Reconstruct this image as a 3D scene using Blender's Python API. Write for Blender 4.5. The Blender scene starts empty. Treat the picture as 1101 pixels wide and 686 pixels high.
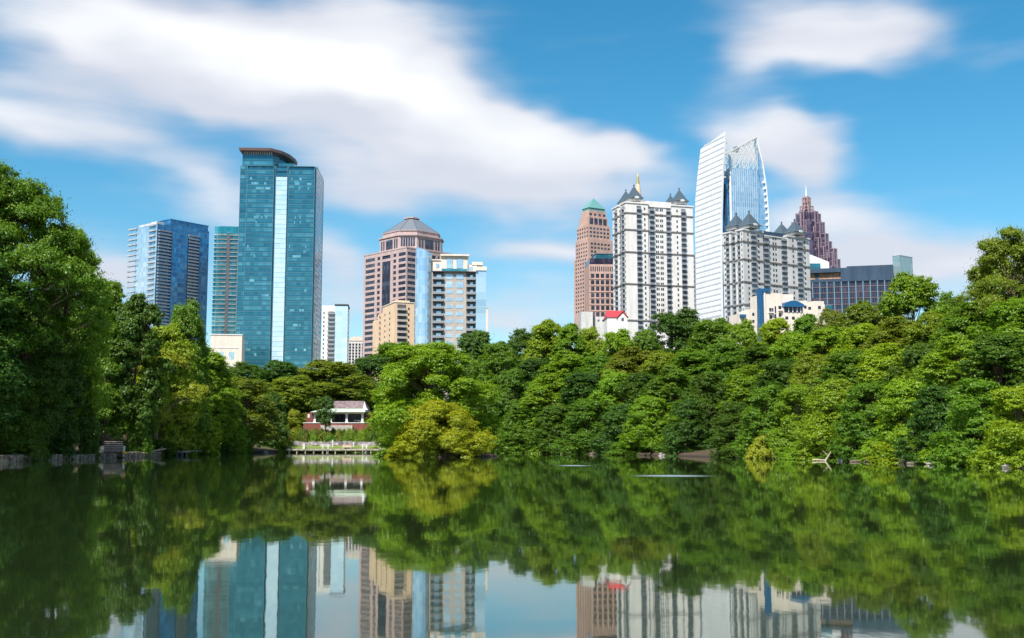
import bpy, math, random
import numpy as np
from mathutils import Vector, Matrix
R = math.radians
PI = math.pi
scene = bpy.context.scene
COL = scene.collection

# ------------------------------------------------------------------ camera
FPX, PITCH, CAMH = 1195.0, R(6.4), 2.2
CX, CY = 550.5, 343.0
cam_d = bpy.data.cameras.new('camera')
cam_d.sensor_width = 36.0
cam_d.lens = FPX / 1101.0 * 36.0
cam_d.clip_start = 0.5
cam_d.clip_end = 20000
cam = bpy.data.objects.new('camera', cam_d)
COL.objects.link(cam)
cam.location = (0, 0, CAMH)
cam.rotation_euler = (R(90) + PITCH, 0, 0)
scene.camera = cam

# ------------------------------------------------------------------ exposure
scene.view_settings.view_transform = 'Standard'
scene.view_settings.look = 'None'
scene.view_settings.exposure = 0.60
scene.view_settings.gamma = 1.0
scene.view_settings.use_curve_mapping = False
scene.cycles.use_denoising = True
scene.cycles.max_bounces = 8
scene.cycles.diffuse_bounces = 4
scene.cycles.glossy_bounces = 3
scene.cycles.transmission_bounces = 4
scene.cycles.transparent_max_bounces = 4

# ------------------------------------------------------------------ sun
SUN_EL = R(52)
SUN_DIR = Vector((-0.44, -0.90, 0)).normalized()       # behind the camera, to the left
sun_d = bpy.data.lights.new('sun', 'SUN')
sun_d.energy = 5.0
sun_d.angle = R(0.5)
sun_d.color = (1.0, 0.945, 0.86)
sun = bpy.data.objects.new('sun', sun_d)
COL.objects.link(sun)
sv = Vector((SUN_DIR.x * math.cos(SUN_EL), SUN_DIR.y * math.cos(SUN_EL), math.sin(SUN_EL)))
sun.rotation_euler = sv.to_track_quat('Z', 'Y').to_euler()
sun.location = (-200, -200, 300)

# ------------------------------------------------------------------ node helper
class NT:
    def __init__(s, tree):
        s.t = tree
        s.t.nodes.clear()
    def n(s, kind, **kw):
        nd = s.t.nodes.new(kind)
        for k, v in kw.items():
            if k == 'i':
                for kk, vv in v.items():
                    if isinstance(vv, bpy.types.NodeSocket):
                        s.t.links.new(vv, nd.inputs[kk])
                    else:
                        nd.inputs[kk].default_value = vv
            else:
                setattr(nd, k, v)
        return nd
    def m(s, op, a, b=None, c=None, clamp=False):
        nd = s.t.nodes.new('ShaderNodeMath')
        nd.operation = op
        nd.use_clamp = clamp
        for k, v in enumerate((a, b, c)):
            if v is None: continue
            if isinstance(v, bpy.types.NodeSocket): s.t.links.new(v, nd.inputs[k])
            else: nd.inputs[k].default_value = v
        return nd.outputs[0]
    def vm(s, op, a, b=None):
        nd = s.t.nodes.new('ShaderNodeVectorMath')
        nd.operation = op
        for k, v in enumerate((a, b)):
            if v is None: continue
            if isinstance(v, bpy.types.NodeSocket): s.t.links.new(v, nd.inputs[k])
            else: nd.inputs[k].default_value = v
        return nd.outputs[0]
    def mix(s, f, a, b, blend='MIX'):
        nd = s.t.nodes.new('ShaderNodeMix')
        nd.data_type = 'RGBA'
        nd.blend_type = blend
        for k, v in ((0, f), (6, a), (7, b)):
            if isinstance(v, bpy.types.NodeSocket): s.t.links.new(v, nd.inputs[k])
            else:
                nd.inputs[k].default_value = v if k == 0 else (tuple(v) + (1,))[:4]
        return nd.outputs[2]
    def ss(s, x, lo, hi):
        nd = s.t.nodes.new('ShaderNodeMapRange')
        nd.interpolation_type = 'SMOOTHSTEP'
        s.t.links.new(x, nd.inputs[0])
        nd.inputs[1].default_value = lo
        nd.inputs[2].default_value = hi
        return nd.outputs[0]
    def link(s, a, b): s.t.links.new(a, b)

# ------------------------------------------------------------------ sky
def pix_dir(px, py):
    a = (px - CX) / FPX
    b = (CY - py) / FPX
    c, s_ = math.cos(PITCH), math.sin(PITCH)
    return Vector((a, c - s_ * b, s_ + c * b)).normalized()

world = bpy.data.worlds.new('World')
scene.world = world
world.use_nodes = True
w = NT(world.node_tree)
sky = w.n('ShaderNodeTexSky', sky_type='NISHITA', sun_disc=False)
sky.sun_elevation = SUN_EL
sky.sun_rotation = math.atan2(SUN_DIR.x, SUN_DIR.y)
sky.air_density = 1.0
sky.dust_density = 0.3
sky.ozone_density = 3.0
tc = w.n('ShaderNodeTexCoord')
sep = w.n('ShaderNodeSeparateXYZ', i={0: tc.outputs['Generated']})
az = w.m('MULTIPLY', w.m('ARCTAN2', sep.outputs[0], sep.outputs[1]), 1000.0)
el = w.m('MULTIPLY', w.m('ARCSINE', sep.outputs[2]), 1000.0)
uv = w.n('ShaderNodeCombineXYZ', i={0: az, 1: el}).outputs[0]
# wind-drawn wisps: a stretched, tilted noise displaces the cloud edges
def wnoise(rot, sc, detail=3.0, off=(0, 0, 0)):
    mp = w.n('ShaderNodeMapping', i={0: uv})
    mp.inputs['Rotation'].default_value = (0, 0, rot)
    mp.inputs['Scale'].default_value = (sc[0], sc[1], 1)
    mp.inputs['Location'].default_value = off
    return w.n('ShaderNodeTexNoise', i={'Vector': mp.outputs[0], 'Scale': 1.0, 'Detail': detail, 'Roughness': 0.5})
n1 = wnoise(R(12), (0.008, 0.016), 2.5)
warp = w.n('ShaderNodeVectorMath', operation='MULTIPLY', i={0: w.vm('SUBTRACT', n1.outputs['Color'], (0.5, 0.5, 0.5)), 1: (110, 70, 0)})
uvw = w.vm('ADD', uv, warp.outputs[0])
BLOBS = [  # photo x, y, half width, half height, tilt (deg, down to the right), weight
    (150, 35, 250, 75, 6, 1.1), (395, 50, 170, 85, 10, 1.2), (300, 110, 260, 60, 6, 1.0),
    (470, 120, 190, 60, 22, 1.0), (570, 170, 190, 58, 14, 1.1), (30, 110, 160, 48, 10, .8),
    (390, 200, 140, 45, 10, .55), (230, 205, 170, 46, 24, .7), (645, 165, 80, 42, 10, .6), (480, 195, 170, 40, 8, .6),
    (890, 30, 160, 50, 4, .9), (865, 70, 150, 34, -4, .75), (965, 45, 90, 40, 6, .2),
    (818, 142, 100, 38, 14, 1.0), (880, 170, 75, 45, 40, .7),
    (885, 235, 120, 48, 22, .75), (590, 265, 110, 34, 4, .95), (1030, 285, 150, 42, -6, .75),
    (365, 290, 90, 50, 30, .5), (540, 350, 90, 28, 10, .45), (120, 290, 70, 26, 0, .6), (930, 290, 90, 36, 0, .45),
    (360, 350, 80, 30, 0, .35), (700, 330, 200, 30, 0, .3), (1090, 45, 60, 18, -10, .25),
    (120, 285, 260, 70, 4, .45), (450, 320, 220, 50, 0, .28), (600, 330, 160, 40, 0, .22), (960, 290, 220, 70, 0, .42), (700, 215, 130, 60, 20, .2),
]
def blobsum(blobs, src):
    acc = None
    for (px, py, rx, ry, tilt, wt) in blobs:
        d = pix_dir(px, py)
        a0, e0 = math.atan2(d.x, d.y) * 1000, math.asin(d.z) * 1000
        k = 1000 / FPX
        mp = w.n('ShaderNodeMapping', vector_type='TEXTURE', i={0: src})
        mp.inputs['Location'].default_value = (a0, e0, 0)
        mp.inputs['Rotation'].default_value = (0, 0, R(-tilt))
        mp.inputs['Scale'].default_value = (rx * k * 1.18, ry * k * 1.2, 1)
        g = w.n('ShaderNodeTexGradient', gradient_type='SPHERICAL', i={0: mp.outputs[0]})
        g2 = w.ss(g.outputs[1], 0.0, 1.0)
        acc = w.m('MULTIPLY', g2, wt) if acc is None else w.m('MULTIPLY_ADD', g2, wt, acc)
    return acc
dens = blobsum(BLOBS, uvw)
n2 = wnoise(R(14), (0.0055, 0.028), 5.0, (3, 7, 0))
dens = w.m('ADD', dens, w.m('MULTIPLY', w.m('SUBTRACT', n2.outputs[0], 0.5), 0.85))
mask_f = w.ss(dens, 0.0, 1.05)
# elsewhere in the sky: broken cloud of the same kind
n3 = wnoise(R(8), (0.0035, 0.0075), 4.0, (11, 2, 0))
mask_b = w.ss(n3.outputs[0], 0.46, 0.66)
outside = w.m('MAXIMUM', w.ss(w.m('ABSOLUTE', az), 480, 640), w.ss(el, 430, 560))
mask = w.m('ADD', w.m('MULTIPLY', mask_f, w.m('SUBTRACT', 1.0, outside)), w.m('MULTIPLY', mask_b, outside), clamp=True)
mask = w.m('MULTIPLY', mask, w.ss(el, -20, 60))
mask = w.m('MULTIPLY', mask, 0.93)
BRIGHT = [(240, 215, 120, 24, 24, .35), (1040, 285, 110, 26, -6, .3), (870, 75, 110, 26, -4, .4), (230, 60, 170, 35, 4, .9), (400, 75, 140, 45, 10, 1.0), (560, 150, 190, 38, 16, .8), (20, 100, 120, 30, 10, .5), (420, 20, 120, 30, 0, .4), (60, 20, 150, 30, 0, .5),
          (900, 30, 120, 30, 4, .3), (600, 265, 80, 18, 4, .3), (800, 125, 90, 25, 10, .35), (885, 230, 80, 30, 20, .3)]
br = blobsum(BRIGHT, uvw)
br = w.m('ADD', br, w.m('MULTIPLY', w.m('SUBTRACT', n2.outputs[0], 0.5), 0.7), clamp=True)
br = w.m('MAXIMUM', br, w.m('MULTIPLY', outside, 0.5))
ccol = w.mix(br, (0.64, 0.66, 0.74), (0.98, 0.98, 0.98))
hue = w.n('ShaderNodeHueSaturation', i={'Color': sky.outputs[0], 'Hue': 0.482, 'Saturation': 1.36, 'Value': 1.0})
bg1 = w.n('ShaderNodeBackground', i={0: hue.outputs[0], 1: 0.098})
bg2 = w.n('ShaderNodeBackground', i={0: ccol, 1: 0.76})
mx = w.n('ShaderNodeMixShader', i={0: mask, 1: bg1.outputs[0], 2: bg2.outputs[0]})
wo = w.n('ShaderNodeOutputWorld', i={0: mx.outputs[0]})

# ------------------------------------------------------------------ placing by photo measurements
def _t(py, D):
    b = (CY - py) / FPX
    return D / (math.cos(PITCH) - math.sin(PITCH) * b), b
def Z(py, D):
    t, b = _t(py, D)
    return CAMH + t * (math.sin(PITCH) + math.cos(PITCH) * b)
def X(px, py, D):
    t, b = _t(py, D)
    return t * (px - CX) / FPX

# ------------------------------------------------------------------ materials
def new_mat(name):
    m = bpy.data.materials.new(name)
    m.use_nodes = True
    return m, NT(m.node_tree)

def wall_mat(name, col, rough=0.85, var=0.16, scale=0.25, spec=0.3, zs=0.22):
    m, t = new_mat(name)
    tc = t.n('ShaderNodeTexCoord')
    mp = t.n('ShaderNodeMapping', i={0: tc.outputs['Object']})
    mp.inputs['Scale'].default_value = (1, 1, zs)
    a = t.n('ShaderNodeTexNoise', i={'Vector': mp.outputs[0], 'Scale': scale, 'Detail': 6.0, 'Roughness': 0.65})
    b = t.n('ShaderNodeTexNoise', i={'Vector': tc.outputs['Object'], 'Scale': 1.7, 'Detail': 3.0})
    f = t.m('ADD', t.m('MULTIPLY', a.outputs[0], 0.7), t.m('MULTIPLY', b.outputs[0], 0.3))
    lo = [c * (1 - var * 1.6) for c in col]
    hi = [min(1, c * (1 + var)) for c in col]
    c = t.mix(t.ss(f, 0.35, 0.65), lo, hi)
    p = t.n('ShaderNodeBsdfPrincipled', i={'Base Color': c, 'Roughness': rough, 'Specular IOR Level': spec})
    t.n('ShaderNodeOutputMaterial', i={0: p.outputs[0]})
    return m

def glass_mat(name, cols, panel=(1.5, 1.5, 3.2), metal=0.55, rough=0.12, tilt=0.03, band=None, off=(0, 0, 0)):
    """Coated facade glass; each pane has its own tint and a slightly different set."""
    m, t = new_mat(name)
    tc = t.n('ShaderNodeTexCoord')
    o = t.n('ShaderNodeVectorMath', operation='ADD', i={0: tc.outputs['Object'], 1: (0.013 + off[0], 0.017 + off[1], 0.011 + off[2])})
    sn = t.n('ShaderNodeVectorMath', operation='SNAP', i={0: o.outputs[0], 1: panel})
    wn = t.n('ShaderNodeTexWhiteNoise', noise_dimensions='3D', i={0: sn.outputs[0]})
    wide = t.n('ShaderNodeVectorMath', operation='SNAP', i={0: o.outputs[0], 1: (panel[0] * 9, panel[1] * 9, panel[2])})
    wn2 = t.n('ShaderNodeTexWhiteNoise', noise_dimensions='3D', i={0: wide.outputs[0]})
    big = t.n('ShaderNodeTexNoise', i={'Vector': tc.outputs['Object'], 'Scale': 0.045, 'Detail': 2.0})
    f = t.m('ADD', t.m('MULTIPLY', wn.outputs[0], 0.42), t.m('ADD', t.m('MULTIPLY', wn2.outputs[0], 0.30), t.m('MULTIPLY', big.outputs[0], 0.35)))
    ramp = t.n('ShaderNodeValToRGB', i={0: f})
    cr = ramp.color_ramp
    cr.elements[0].position, cr.elements[0].color = 0.15, tuple(cols[0]) + (1,)
    cr.elements[1].position, cr.elements[1].color = 0.97, tuple(cols[2]) + (1,)
    e = cr.elements.new(0.6); e.color = tuple(cols[1]) + (1,)
    c = ramp.outputs[0]
    if band:                                   # spandrel band on every floor
        z = t.n('ShaderNodeSeparateXYZ', i={0: o.outputs[0]}).outputs[2]
        fr = t.m('FRACT', t.m('DIVIDE', z, panel[2]))
        c = t.mix(t.m('LESS_THAN', fr, band[0]), c, band[1])
    geo = t.n('ShaderNodeNewGeometry')
    dn = t.n('ShaderNodeVectorMath', operation='SCALE', i={0: t.vm('SUBTRACT', wn.outputs[1], (0.5, 0.5, 0.5))})
    dn.inputs['Scale'].default_value = tilt
    nn = t.vm('NORMALIZE', t.vm('ADD', geo.outputs['Normal'], dn.outputs[0]))
    p = t.n('ShaderNodeBsdfPrincipled', i={'Base Color': c, 'Roughness': rough, 'Metallic': metal, 'Normal': nn})
    t.n('ShaderNodeOutputMaterial', i={0: p.outputs[0]})
    return m

def plain_mat(name, col, rough=0.6, metal=0.0, var=0.12, scale=3.0):
    m, t = new_mat(name)
    tc = t.n('ShaderNodeTexCoord')
    a = t.n('ShaderNodeTexNoise', i={'Vector': tc.outputs['Object'], 'Scale': scale, 'Detail': 4.0})
    c = t.mix(a.outputs[0], [x * (1 - var * 1.5) for x in col], [min(1, x * (1 + var * 1.5)) for x in col])
    p = t.n('ShaderNodeBsdfPrincipled', i={'Base Color': c, 'Roughness': rough, 'Metallic': metal})
    t.n('ShaderNodeOutputMaterial', i={0: p.outputs[0]})
    return m

# ------------------------------------------------------------------ mesh builder
class MB:
    def __init__(s): s.v = []; s.f = []
    def add(s, vs, fs):
        b = len(s.v)
        s.v += [tuple(p) for p in vs]
        s.f += [tuple(i + b for i in f) for f in fs]
        return s
    def box(s, x0, x1, y0, y1, z0, z1):
        if x0 > x1: x0, x1 = x1, x0
        if y0 > y1: y0, y1 = y1, y0
        if z0 > z1: z0, z1 = z1, z0
        return s.add([(x0, y0, z0), (x1, y0, z0), (x1, y1, z0), (x0, y1, z0), (x0, y0, z1), (x1, y0, z1), (x1, y1, z1), (x0, y1, z1)],
                     [(0, 3, 2, 1), (4, 5, 6, 7), (0, 1, 5, 4), (1, 2, 6, 5), (2, 3, 7, 6), (3, 0, 4, 7)])
    def prism(s, pts, z0, z1, top=None):
        """pts: outline (x, y) counter-clockwise; top: optional outline at z1 (same count)"""
        n = len(pts); top = top or pts
        z0f = z0 if callable(z0) else (lambda p: z0)
        z1f = z1 if callable(z1) else (lambda p: z1)
        vs = [(p[0], p[1], z0f(p)) for p in pts] + [(p[0], p[1], z1f(p)) for p in top]
        fs = [tuple(range(n - 1, -1, -1)), tuple(range(n, 2 * n))]
        fs += [(i, (i + 1) % n, n + (i + 1) % n, n + i) for i in range(n)]
        return s.add(vs, fs)
    def slab(s, pts, axis, d0, d1):
        """outline in a vertical plane ((a, z) pairs), thick along the other axis"""
        n = len(pts)
        if axis == 'x': f = lambda a, z, d: (d, a, z)     # plane x = d, a along y
        else: f = lambda a, z, d: (a, d, z)               # plane y = d, a along x
        vs = [f(a, z, d0) for a, z in pts] + [f(a, z, d1) for a, z in pts]
        fs = [tuple(range(n - 1, -1, -1)), tuple(range(n, 2 * n))]
        fs += [(i, (i + 1) % n, n + (i + 1) % n, n + i) for i in range(n)]
        return s.add(vs, fs)
    def bar(s, p, q, r0, r1=None, n=6):
        r1 = r0 if r1 is None else r1
        p, q = Vector(p), Vector(q)
        d = (q - p)
        if d.length < 1e-6: return s
        d.normalize()
        a = d.orthogonal().normalized(); b = d.cross(a)
        vs = []
        for c, r in ((p, r0), (q, r1)):
            for k in range(n):
                an = 2 * PI * k / n
                vs.append(c + a * math.cos(an) * r + b * math.sin(an) * r)
        fs = [tuple(range(n - 1, -1, -1)), tuple(range(n, 2 * n))] + [(k, (k + 1) % n, n + (k + 1) % n, n + k) for k in range(n)]
        return s.add(vs, fs)
    def ball(s, c, r, n=8, sz=1.0):
        vs = []; fs = []
        for i in range(n + 1):
            th = PI * i / n
            for k in range(n):
                ph = 2 * PI * k / n
                vs.append((c[0] + r * math.sin(th) * math.cos(ph), c[1] + r * math.sin(th) * math.sin(ph), c[2] + sz * r * math.cos(th)))
        for i in range(n):
            for k in range(n):
                fs.append((i * n + k, (i + 1) * n + k, (i + 1) * n + (k + 1) % n, i * n + (k + 1) % n))
        return s.add(vs, fs)
    def build(s, name, mat, parent=None, kind=None, label=None, smooth=False):
        me = bpy.data.meshes.new(name)
        me.from_pydata(s.v, [], s.f)
        me.validate()
        me.materials.append(mat)
        if smooth:
            me.polygons.foreach_set('use_smooth', [True] * len(me.polygons))
        o = bpy.data.objects.new(name, me)
        COL.objects.link(o)
        if parent: o.parent = parent
        if kind: o['kind'] = kind
        if label: o['label'] = label
        # consistent outward normals
        import bmesh
        bm = bmesh.new(); bm.from_mesh(me); bmesh.ops.recalc_face_normals(bm, faces=bm.faces); bm.to_mesh(me); bm.free()
        return o

LABELS = {}
def tag(o, label, cat, group=None):
    o['label'] = label; o['category'] = cat
    if group: o['group'] = group
    LABELS.setdefault(label, []).append(o.name)
    return o
def thing(name, label, cat, loc=(0, 0, 0), rz=0, group=None):
    o = bpy.data.objects.new(name, None)
    o.empty_display_size = 1
    COL.objects.link(o)
    o.location = loc; o.rotation_euler = (0, 0, rz)
    return tag(o, label, cat, group)

# ------------------------------------------------------------------ shoreline and terrain
SHORE_PX = [(-420, 512), (-200, 503), (0, 497), (100, 493.2), (185, 489.6), (240, 487.6), (310, 486.4), (420, 486.2), (540, 487.0), (650, 489), (760, 491.2), (850, 494), (950, 497.3), (1040, 501), (1101, 504), (1300, 513), (1500, 522)]
_sa = []; _sr = []
for px, py in SHORE_PX:
    D = CAMH / math.tan(math.atan((py - CY) / FPX) - PITCH)
    x = X(px, py, D)
    _sa.append(math.atan2(x, D)); _sr.append(math.hypot(x, D))
_sa = [-PI, -2.6, -2.0, -1.5, -1.1] + _sa + [1.1, 1.5, 2.0, 2.6, PI]
_sr = [4.0, 5.0, 9, 40, 90] + _sr + [60, 34, 9, 5.0, 4.0]
def r_shore(a): return np.interp(a, _sa, _sr)
def shore_D(px):
    a_ = math.atan((px - CX) / FPX / math.cos(PITCH))
    return float(r_shore(a_)) * math.cos(a_)
ISL = (X(470, 490, 192), 192.0)
def ground_h(x, y):
    x = np.asarray(x, float); y = np.asarray(y, float)
    r = np.hypot(x, y); a = np.arctan2(x, y)
    t = r - r_shore(a) + 0.5 * np.sin(a * 190) + 0.35 * np.sin(a * 73 + 1)
    front = np.clip((y + 5) / 30, 0, 1)
    h = np.where(t < 0, np.maximum(-1.6, t * 0.5), 0.55 * np.clip(t / 0.9, 0, 1))
    u = np.clip((t - 2) / 75, 0, 1)
    h = h + front * 8.5 * u * u * (3 - 2 * u) + 0.35 * np.sin(x * 0.11 + 2) * np.sin(y * 0.09) * np.clip(t / 12, 0, 1)
    return h
def gh(x, y): return float(ground_h(x, y))

A = np.concatenate([np.linspace(-PI, -0.62, 90, endpoint=False), np.linspace(-0.62, 0.62, 420, endpoint=False), np.linspace(0.62, PI, 91)])[:-1]
T = np.concatenate([[-8, -3.2, -2, -1.2, -0.6, -0.2, 0.1, 0.5, 0.9, 1.6, 3, 5, 8, 12, 17, 23, 30, 38, 47, 58, 70, 82, 100, 140, 200, 320, 500, 800, 1300, 2200, 4000, 8000]])
rs = r_shore(A)
vs = []; fs = []
nA = len(A)
for t in T:
    rr = np.maximum(rs + t, 0.6 + (t + 8) * 0.15)
    xx = rr * np.sin(A); yy = rr * np.cos(A)
    hh = ground_h(xx, yy)
    vs += list(zip(xx.tolist(), yy.tolist(), hh.tolist()))
vs.append((0, 0, -1.6))
for i in range(len(T) - 1):
    for k in range(nA):
        fs.append((i * nA + k, i * nA + (k + 1) % nA, (i + 1) * nA + (k + 1) % nA, (i + 1) * nA + k))
for k in range(nA): fs.append((len(vs) - 1, (k + 1) % nA, k))

m_ground, t = new_mat('forest_floor')
tc = t.n('ShaderNodeTexCoord')
a1 = t.n('ShaderNodeTexNoise', i={'Vector': tc.outputs['Object'], 'Scale': 0.35, 'Detail': 8.0, 'Roughness': 0.7})
a2 = t.n('ShaderNodeTexNoise', i={'Vector': tc.outputs['Object'], 'Scale': 3.0, 'Detail': 6.0, 'Roughness': 0.7})
zc = t.n('ShaderNodeSeparateXYZ', i={0: tc.outputs['Object']}).outputs[2]
soil = t.mix(a2.outputs[0], (0.018, 0.012, 0.008), (0.11, 0.068, 0.042))
grass = t.mix(a2.outputs[0], (0.03, 0.055, 0.012), (0.09, 0.13, 0.03))
gf = t.m('MULTIPLY', t.ss(a1.outputs[0], 0.45, 0.58), t.ss(zc, 0.5, 1.3))
col = t.mix(gf, soil, grass)
wet = t.ss(zc, 0.02, 0.35)
col = t.mix(wet, (0.018, 0.014, 0.009), col)
bp = t.n('ShaderNodeBump', i={'Height': a2.outputs[0], 'Strength': 0.6, 'Distance': 0.25})
p = t.n('ShaderNodeBsdfPrincipled', i={'Base Color': col, 'Roughness': 0.92, 'Normal': bp.outputs[0]})
t.n('ShaderNodeOutputMaterial', i={0: p.outputs[0]})
g = MB(); g.v = vs; g.f = fs
g.build('ground', m_ground, kind='structure', smooth=True)

# island: a low mound of its own
vs = []; fs = []
na = 40
for i, (rr, z) in enumerate([(12, -1.6), (10.2, -0.5), (9.6, 0.0), (9.1, 0.35), (7.5, 0.65), (4, 0.95), (0.4, 1.05)]):
    for k in range(na):
        an = 2 * PI * k / na
        q = rr * (1 + 0.07 * math.sin(3 * an + 1) + 0.05 * math.sin(7 * an))
        vs.append((ISL[0] + q * math.cos(an), ISL[1] + 0.8 * q * math.sin(an), z))
for i in range(6):
    for k in range(na): fs.append((i * na + k, i * na + (k + 1) % na, (i + 1) * na + (k + 1) % na, (i + 1) * na + k))
fs.append(tuple(6 * na + k for k in range(na)))
g = MB(); g.v = vs; g.f = fs
g.build('island_ground', m_ground, kind='structure', smooth=True)

# ------------------------------------------------------------------ water
m_water, t = new_mat('lake_water')
tc = t.n('ShaderNodeTexCoord')
def wn_(sc, detail, off=(0, 0, 0)):
    mp = t.n('ShaderNodeMapping', i={0: tc.outputs['Object']})
    mp.inputs['Scale'].default_value = sc
    mp.inputs['Location'].default_value = off
    return t.n('ShaderNodeTexNoise', i={'Vector': mp.outputs[0], 'Scale': 1.0, 'Detail': detail, 'Roughness': 0.55}).outputs[0]
swell = wn_((0.30, 0.16, 1), 3.0)
rip = wn_((1.6, 0.9, 1), 3.0, (5, 3, 0))
hgt = t.m('ADD', t.m('MULTIPLY', swell, 0.55), t.m('MULTIPLY', rip, 0.12))
bp = t.n('ShaderNodeBump', i={'Height': hgt, 'Strength': 1.0, 'Distance': 0.008})
# two long cat's-paws of ruffled water near the far right bank
ruf = None
for (px, py, hw, hd) in ((722, 511.6, 3.0, 4.0), (617, 500.6, 2.0, 5.0)):
    D = CAMH / math.tan(math.atan((py - CY) / FPX) - PITCH)
    mp = t.n('ShaderNodeMapping', vector_type='TEXTURE', i={0: tc.outputs['Object']})
    mp.inputs['Location'].default_value = (X(px, py, D), D, 0)
    mp.inputs['Scale'].default_value = (hw * 1.4, hd, 50)
    gr = t.n('ShaderNodeTexGradient', gradient_type='SPHERICAL', i={0: mp.outputs[0]})
    q = t.ss(gr.outputs[1], 0.0, 1.0)
    ruf = q if ruf is None else t.m('MAXIMUM', ruf, q)
rough_far = wn_((0.02, 0.05, 1), 3.0, (1, 8, 0))
rgh = t.m('ADD', 0.012, t.m('MULTIPLY', rough_far, 0.035))
rgh = t.m('ADD', rgh, t.m('MULTIPLY', ruf, 0.38))
fr = t.n('ShaderNodeFresnel', i={'IOR': 2.6})
fac = t.m('MULTIPLY_ADD', fr.outputs[0], 0.95, 0.05, clamp=True)
deep = t.n('ShaderNodeBsdfDiffuse', i={0: (0.014, 0.026, 0.008, 1)})
gl = t.n('ShaderNodeBsdfAnisotropic', i={'Color': (0.97, 1.0, 0.94, 1), 'Roughness': rgh, 'Normal': bp.outputs[0]})
mxs = t.n('ShaderNodeMixShader', i={0: fac, 1: deep.outputs[0], 2: gl.outputs[0]})
t.n('ShaderNodeOutputMaterial', i={0: mxs.outputs[0]})
MB().add([(-700, -60, 0), (700, -60, 0), (700, 420, 0), (-700, 420, 0)], [(0, 1, 2, 3)]).build('lake_water', m_water, kind='structure')

# ================================================================== trees
def leaf_material(name):
    m, t = new_mat(name)
    oi = t.n('ShaderNodeObjectInfo')
    at = t.n('ShaderNodeAttribute', attribute_name='tint')
    atc = t.n('ShaderNodeAttribute', attribute_name='spray')
    tc = t.n('ShaderNodeTexCoord')
    base = oi.outputs['Color']
    warm = t.mix(1.0, base, (1.40, 1.30, 0.60), 'MULTIPLY')
    cool = t.mix(1.0, base, (0.60, 0.86, 0.90), 'MULTIPLY')
    f = t.m('ADD', t.m('MULTIPLY', at.outputs['Fac'], 0.5), t.m('MULTIPLY', atc.outputs['Fac'], 0.5))
    c = t.mix(f, cool, warm)
    brown = t.m('GREATER_THAN', at.outputs['Fac'], 0.975)
    c = t.mix(t.m('MULTIPLY', brown, 0.35), c, (0.15, 0.10, 0.03))
    d = t.n('ShaderNodeBsdfDiffuse', i={0: c})
    tcol = t.mix(1.0, c, (1.35, 1.25, 0.5), 'MULTIPLY')
    tr = t.n('ShaderNodeBsdfTranslucent', i={0: tcol})
    g = t.n('ShaderNodeBsdfAnisotropic', i={0: (0.8, 0.85, 0.8, 1), 'Roughness': 0.45})
    m1 = t.n('ShaderNodeMixShader', i={0: 0.45, 1: d.outputs[0], 2: tr.outputs[0]})
    m2 = t.n('ShaderNodeMixShader', i={0: 0.025, 1: m1.outputs[0], 2: g.outputs[0]})
    t.n('ShaderNodeOutputMaterial', i={0: m2.outputs[0]})
    return m
m_leaf = leaf_material('leaves')
m_bark = wall_mat('bark', (0.16, 0.115, 0.08), var=0.35, scale=1.6)
m_bark_pale = wall_mat('pale_bark', (0.42, 0.36, 0.27), var=0.25, scale=1.6)

def unit(v): return v / np.maximum(1e-9, np.linalg.norm(v, axis=1, keepdims=True))

def leaf_mesh(name, cen, nrm, size, tint, spray):
    """one small bent rhombus per leaf spray"""
    n = len(cen)
    rs = np.random.RandomState(n % 9999)
    nrm = unit(nrm)
    ref = rs.normal(size=(n, 3))
    a = unit(np.cross(nrm, ref)); b = np.cross(nrm, a)
    L = size[:, None]
    w_ = L * rs.uniform(0.42, 0.75, (n, 1))
    fold = nrm * L * rs.uniform(-0.18, 0.12, (n, 1))
    P = np.stack([cen - a * L, cen - b * w_ + fold, cen + a * L, cen + b * w_ + fold], axis=1).reshape(-1, 3)
    me = bpy.data.meshes.new(name)
    me.vertices.add(4 * n); me.vertices.foreach_set('co', P.ravel())
    me.loops.add(4 * n); me.loops.foreach_set('vertex_index', np.arange(4 * n, dtype=np.int32))
    me.polygons.add(n); me.polygons.foreach_set('loop_start', np.arange(0, 4 * n, 4, dtype=np.int32))
    me.polygons.foreach_set('loop_total', np.full(n, 4, dtype=np.int32))
    me.update(calc_edges=True)
    for nm, val in (('tint', tint), ('spray', spray)):
        at = me.attributes.new(nm, 'FLOAT', 'FACE')
        at.data.foreach_set('value', val.astype(np.float32))
    me.materials.append(m_leaf)
    return me

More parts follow.
